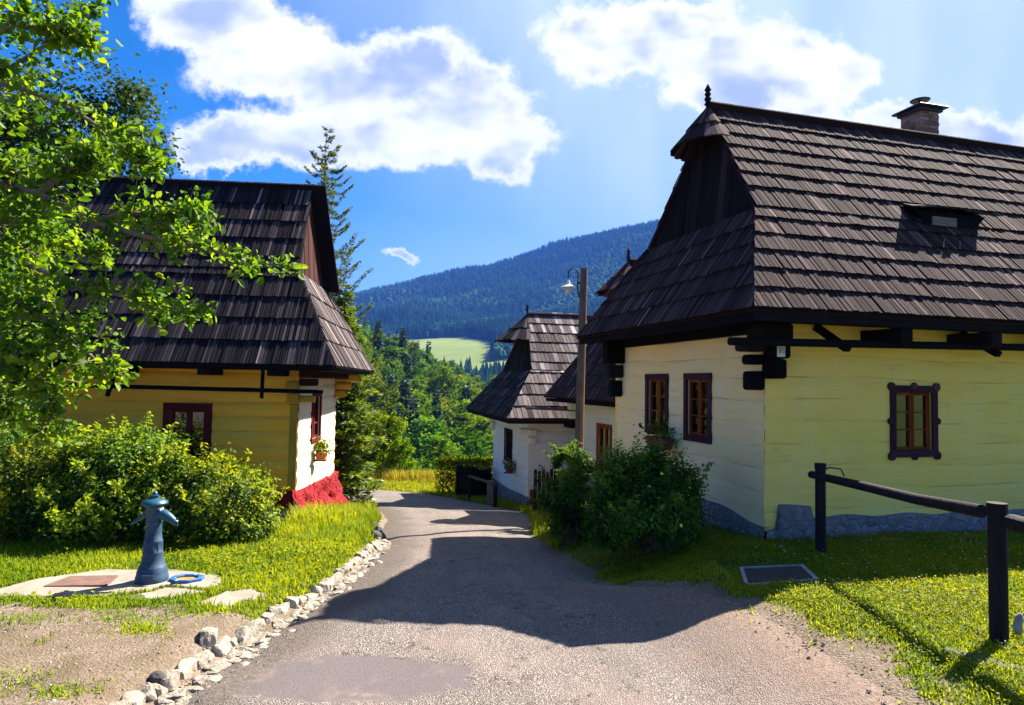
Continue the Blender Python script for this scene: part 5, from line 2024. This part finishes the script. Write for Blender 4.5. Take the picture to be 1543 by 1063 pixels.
# left lawn and bank
X, Y = scatter(-9.5, -1.6, 5.2, 12.5, 260000, lambda X, Y: gd(X, Y) * (X < ip(XL, Y)) * np.where(Y > 9, .5, .85))
hh = .045 + .04 * np.clip(vnoise(X, Y, .5, 3) + .3, 0, 1) + .10 * sstep(8.2, 9.4, Y) * sstep(-3.6, -2.9, X)
grass_blades('verge_grass', X, Y, hh, .0048, 'grass_blade', 'bright grass around the pump and along the left verge', .8)
X, Y = scatter(-6.5, -1.7, 5.5, 10.5, 26000, lambda X, Y: gd(X, Y) * (X < ip(XL, Y)) * np.clip(.3 + 1.2 * vnoise(X + 9, Y, .8, 3), 0, 1))
P = np.stack([X, Y, ground_z(X, Y, False) + rng.uniform(.015, .075, len(X))], 1)
o = leaves_obj('weed_leaves', P, np.full(len(P), .036), 'grass_blade', None, np.clip(.35 + vnoise(X, Y, .6, 3) * .4 + rng.normal(size=len(X)) * .2, 0, 1), up=.9, aspect=.8)
tag(o, 'broad leaved weeds among the left verge grass', None, None, 'stuff')
# bare-ground tufts, the far verges and the meadow at the crest
X, Y = scatter(-6.5, -2.4, 3.6, 5.8, 16000, lambda X, Y: np.clip(vnoise(X + 31, Y + 4, .33, 3) * 2.4 - .55, 0, 1) * not_paved(X, Y))
X2, Y2 = scatter(1.6, 3.2, 3.6, 6.3, 6000, lambda X, Y: np.clip(vnoise(X + 11, Y + 4, .3, 3) * 2.4 - .7, 0, 1) * not_paved(X, Y) * sstep(-.8, .2, X - ip(XR, Y)))
X3, Y3 = scatter(-4.4, -2.2, 5.5, 6.15, 9000, lambda X, Y: not_paved(X, Y) * np.clip(.5 + vnoise(X, Y, .25, 2), 0, 1))
tufts = [(-2.72, 5.12, .10, 420), (-2.95, 5.3, .14, 260), (-3.6, 5.2, .2, 200), (-4.2, 4.6, .2, 260), (-3.1, 4.2, .16, 300), (-2.62, 4.05, .08, 150), (-4.6, 5.3, .25, 300), (-2.5, 5.55, .12, 260), (-3.7, 4.0, .18, 240)]
X4 = np.concatenate([rng.normal(a, r_, k) for a, b, r_, k in tufts])
Y4 = np.concatenate([rng.normal(b, r_ * .6, k) for a, b, r_, k in tufts])
k4 = not_paved(X4, Y4)
X, Y = np.concatenate([X, X2, X3, X4[k4]]), np.concatenate([Y, Y2, Y3, Y4[k4]])
grass_blades('sparse_grass', X, Y, .042, .004, 'grass_blade', 'sparse tufts of grass in the trodden gravel', 1.0)
X, Y = scatter(-3.6, 3.0, 9, 24, 60000, lambda X, Y: not_paved(X, Y) * ((((X - ip(XR, Y)) > .03) & ((X - ip(XR, Y)) < 2.5)) | (((ip(XL, Y) - X) > .03) & ((ip(XL, Y) - X) < 1.2))))
grass_blades('roadside_grass', X, Y, .13, .007, 'grass_blade', 'uneven grass strips along the descending road', .8)
X, Y = scatter(-16, 1.5, 23.5, 32, 90000, lambda X, Y: not_paved(X, Y) * ((X - ip(XR, Y)) > .1) * 1.)
grass_blades('meadow_grass', X, Y, np.where(Y > 27.3, .42, .14), .011, 'grass_blade', 'unmown meadow grass on the crest beyond the road', .7, np.clip(.6 + rng.normal(size=len(X)) * .2, 0, 1))
X, Y = scatter(-16, 1.5, 26.5, 32, 26000, lambda X, Y: not_paved(X, Y) * ((X - ip(XR, Y)) > .4) * np.clip(.5 + vnoise(X, Y, 1.2, 3), 0, 1))
grass_blades('dry_grass', X, Y, .48, .009, 'grass_dry', 'dry seeding grass stalks on the crest', .6)
# tall tuft of grass by the red base
X, Y = scatter(-3.2, -2.35, 9.6, 11.4, 5200, lambda X, Y: np.exp(-(((X + 2.8) / .35) ** 2 + ((Y - 10.3) / .7) ** 2)))
grass_blades('tall_grass', X, Y, .30, .006, 'grass_blade', 'long pale grass at the foot of the red stones', .9, np.clip(.7 + rng.normal(size=len(X)) * .2, 0, 1))
# white clover heads
b = MB()
X, Y = scatter(2.4, 6.5, 4.2, 8.2, 420, lambda X, Y: gd(X, Y))
for x, y in zip(X, Y):
    z = gz(x, y) + random.uniform(.035, .075)
    r_ = random.uniform(.003, .0055)
    b.lathe([(r_ * .4, -r_), (r_, 0), (r_ * .7, r_ * .8), (r_ * .1, r_ * 1.1)], 6, (x, y, z))
o = b.build('clover_flowers', 'flower_white', None)
tag(o, 'tiny white clover heads dotted over the lawn', None, None, 'stuff')
# loose gravel
b = MB()
N = 5200
X = rng.uniform(-5.5, 3.0, N)
Y = 3.5 + (rng.random(N) ** 1.5) * 4.5
k = (bare_mask(X, Y) > .5) & not_paved(X, Y)
dl, dr = X - ip(XL, Y), ip(XR, Y) - X
k &= (dl < .5) | (dr < 1.1)
zz = ground_z(X, Y, False)
rd = (dl > 0) & (dr > 0)
for x, y, z, onr in zip(X[k], Y[k], zz[k], rd[k]):
    s = random.uniform(.004, .013) * (1.8 if random.random() < .05 else 1)
    a = random.uniform(0, 6.28)
    c, s_ = math.cos(a) * s, math.sin(a) * s
    hgt = s * random.uniform(.5, 1.)
    z += .012 if onr else 0
    b.add([(x + c, y + s_, z), (x - s_ * .8, y + c * .8, z), (x - c, y - s_, z), (x + s_ * .8, y - c * .8, z), (x + c * .5, y + s_ * .3, z + hgt), (x - c * .4, y - s_ * .5, z + hgt * .8)],
          [(0, 1, 4), (1, 2, 5), (1, 5, 4), (2, 3, 5), (3, 0, 4), (3, 4, 5)])
o = b.build('gravel', 'stone_pale', None)
tag(o, 'loose gravel on the verges and road edges', None, None, 'stuff')

# ------------------------------------------------------------------ mountain
MC = np.array([(-2600, 150), (-1400, 250), (-800, 330), (-585, 330), (-490, 350), (-335, 388), (-80, 470), (150, 560), (330, 612), (480, 652), (560, 664), (700, 670), (1000, 640), (1500, 520), (2600, 300)])
MY1 = 2600.


def mtn_z(x, y):
    crest = np.interp(x, MC[:, 0], MC[:, 1]) - 56
    t = np.clip((y - 480) / (MY1 - 480), 0, 1.6)
    z = np.where(t < 1, -24 + (crest + 24) * (.55 * t + .45 * sstep(0.05, 1, t)), crest - (t - 1) * 900)
    sp = vnoise(x, y, 420, 4) * 65 * sstep(0.15, .5, t) * (1 - .75 * sstep(.8, 1., t))
    return z + sp


def meadow_mask(x, y):
    n_ = vnoise(x + 900, y, 130, 3)
    a = sstep(1.15, .9, np.hypot((x + 125) / 100, (y - 940) / 190) + n_ * .2)
    b = sstep(1.15, .9, np.hypot((x + 25) / 95, (y - 760) / 85) + n_ * .2)
    return np.maximum(a, b)


xs = np.linspace(-2600, 2600, 240)
ys = np.concatenate([np.linspace(470, 1300, 90), np.linspace(1315, 3300, 70)])
X, Y = np.meshgrid(xs, ys)
Z = mtn_z(X, Y)
mt, n = new_mat('mountain')
p = n.pos()
me_ = n.attr('meadow')
fl = n.ramp(n.noise(p, .02, 6, .7), [(.3, (.010, .028, .010)), (.7, (.03, .06, .015))])
md = n.ramp(n.noise(p, .012, 6, .65), [(.3, (.075, .12, .02)), (.6, (.13, .165, .03)), (.8, (.19, .19, .055))])
n.out(n.bsdf(n.mix(me_, fl, md), .95, None, .1))
MAT['mountain'] = mt
o = raw_mesh('mountain', np.stack([X.ravel(), Y.ravel(), Z.ravel()], 1), grid_faces(len(xs), len(ys)), 'mountain', smooth=True, pattr={'meadow': meadow_mask(X, Y).ravel()})
tag(o, kind='structure')


def far_forest():
    N = 52000
    Y = 500 + rng.random(N) ** .8 * 2170
    px = rng.uniform(380, 1180, N)
    X = (px - 771) / FPX * Y
    k = (meadow_mask(X, Y) < .35)
    X, Y = X[k], Y[k]
    Z = mtn_z(X, Y)
    N = len(X)
    broad = (vnoise(X, Y, 170, 3) - .25 * sstep(900, 2000, Y) + .12 + rng.normal(size=N) * .15) > .12
    h = np.where(broad, rng.uniform(11, 19, N), rng.uniform(15, 30, N))
    w = np.where(broad, h * .42, h * rng.uniform(.15, .22, N))
    m = 6
    ang = np.arange(m) * 2 * PI / m
    V = np.zeros((N, 2 * m + 1, 3))
    a = ang[None] + rng.uniform(0, 6, N)[:, None]
    j1 = rng.uniform(.7, 1.25, (N, m))
    j2 = rng.uniform(.7, 1.25, (N, m))
    z1 = np.where(broad, .38, .05)[:, None] * h[:, None] * rng.uniform(.7, 1.3, (N, m))
    z2 = np.where(broad, .80, .50)[:, None] * h[:, None] * rng.uniform(.92, 1.08, (N, m))
    r1 = w[:, None] * j1
    r2 = w[:, None] * np.where(broad, .72, .52)[:, None] * j2
    V[:, :m, 0] = X[:, None] + np.cos(a) * r1
    V[:, :m, 1] = Y[:, None] + np.sin(a) * r1
    V[:, :m, 2] = Z[:, None] + z1
    V[:, m:2 * m, 0] = X[:, None] + np.cos(a + .4) * r2
    V[:, m:2 * m, 1] = Y[:, None] + np.sin(a + .4) * r2
    V[:, m:2 * m, 2] = Z[:, None] + z2
    V[:, 2 * m, 0], V[:, 2 * m, 1], V[:, 2 * m, 2] = X, Y, Z + h
    b0 = np.arange(N)[:, None] * (2 * m + 1)
    fs = []
    for i in range(m):
        j = (i + 1) % m
        fs += [[i, j, m + j], [i, m + j, m + i], [m + i, m + j, 2 * m]]
    F = (b0[:, :, None] + np.array(fs)[None]).reshape(-1, 3)
    t = np.clip(np.where(broad, .70, .18) + rng.normal(size=N) * .17 + vnoise(X, Y, 90, 2) * .25 + vnoise(X + 77, Y, 330, 2) * .3, 0, 1)
    o = raw_mesh('mountain_forest', V.reshape(-1, 3), F, 'forest_far', None, tint=np.repeat(t, len(fs)))
    tag(o, 'mixed forest covering the far mountain', None, None, 'stuff')


far_forest()


# ------------------------------------------------------------------ wooded valley side: one tree, one object
GV = 'trees of the wooded valley beyond the road'
protos = []
for k in range(6):
    protos.append(broad_tree('broadleaf_tree', (0, 0, -200), random.uniform(11, 14), random.uniform(3.2, 4.4), 2.2, 'round green broadleaf tree in the sunny valley wood beyond the road', 'tree', GV, clumps=64, per=62, leaf=.62, mat='leaf_broad', seed=30 + k, trunk_r=.22, sz=.75, spread=.16, limbs=10))
brights = []
for k in range(3):
    brights.append(broad_tree('broadleaf_tree', (0, 0, -200), random.uniform(9, 12), random.uniform(2.8, 3.8), 1.8, 'light yellow-green broadleaf tree in the sunny valley wood', 'tree', GV, clumps=60, per=60, leaf=.55, mat='leaf_bright', seed=50 + k, trunk_r=.2, sz=.8, spread=.17, limbs=10))
spruces = []
for k in range(3):
    spruces.append(conifer('spruce_tree', (0, 0, -200), random.uniform(15, 18), 2.7, 'dark pointed spruce in the valley wood beyond the road', 'tree', GV, whorls=26, arms=9, needles=26, nl=.85, mat='needle_dark', seed=70 + k, low=.05, droop=.4, trunk_r=.2, taper=.85, width=.28, nw=.3))


def place(src, x, y, z, s, first):
    o = src if first else copy_tree(src)
    o.location = (x, y, z)
    o.scale = (s, s, s * random.uniform(.9, 1.12))
    o.rotation_euler = (0, 0, random.uniform(0, 6.28))
    return o


rnd = random.Random(21)
used = {}
spots = []
tries = 0
while len(spots) < 250 and tries < 20000:
    tries += 1
    y = 52 + 200 * rnd.random() ** 1.15
    pxx = rnd.uniform(470, 790)
    x = (pxx - 771) / FPX * y
    mind = 3.6 + .011 * y
    if all((x - a) ** 2 + (y - b) ** 2 > mind * mind for a, b in spots):
        spots.append((x, y))
SPR = ((619, 240), (606, 225), (720, 235), (712, 232), (735, 228), (600, 120), (612, 126), (628, 231), (590, 150), (645, 238))
for (pxx, y) in SPR:
    spots.append(((pxx - 771) / FPX * y, y))
for i, (x, y) in enumerate(spots):
    q = rnd.random()
    n_ = float(vnoise(np.array([x]), np.array([y]), 28, 2)[0])
    if i >= len(spots) - len(SPR) or (q < .07 and y > 90):
        pool, nm = spruces, 's'
    elif n_ + (q - .5) * .5 > .22 or y < 64:
        pool, nm = brights, 'b'
    else:
        pool, nm = protos, 'p'
    k = rnd.randrange(len(pool))
    first = (nm, k) not in used
    used[(nm, k)] = 1
    place(pool[k], x, y, gz(x, y) - .3, rnd.uniform(.72, 1.15), first)
for nm, pool in (('p', protos), ('b', brights), ('s', spruces)):
    for k, o in enumerate(pool):
        if (nm, k) not in used:
            for c in list(o.children):
                bpy.data.objects.remove(c)
            bpy.data.objects.remove(o)

# ------------------------------------------------------------------ air
f = MB()
f.box(-5300, 5300, -5300, 5300, -60, 780)
mt, n = new_mat('haze')
vol = n.add('ShaderNodeVolumePrincipled', {'Color': (.085, .26, 1.0, 1), 'Density': .00013, 'Anisotropy': 0.})
o_ = n.n.new('ShaderNodeOutputMaterial')
mt.node_tree.links.new(vol.outputs[0], o_.inputs['Volume'])
MAT['haze'] = mt
hz_ = f.build('haze', 'haze', None)
tag(hz_, 'thin blue summer haze over the valley', None, None, 'stuff')
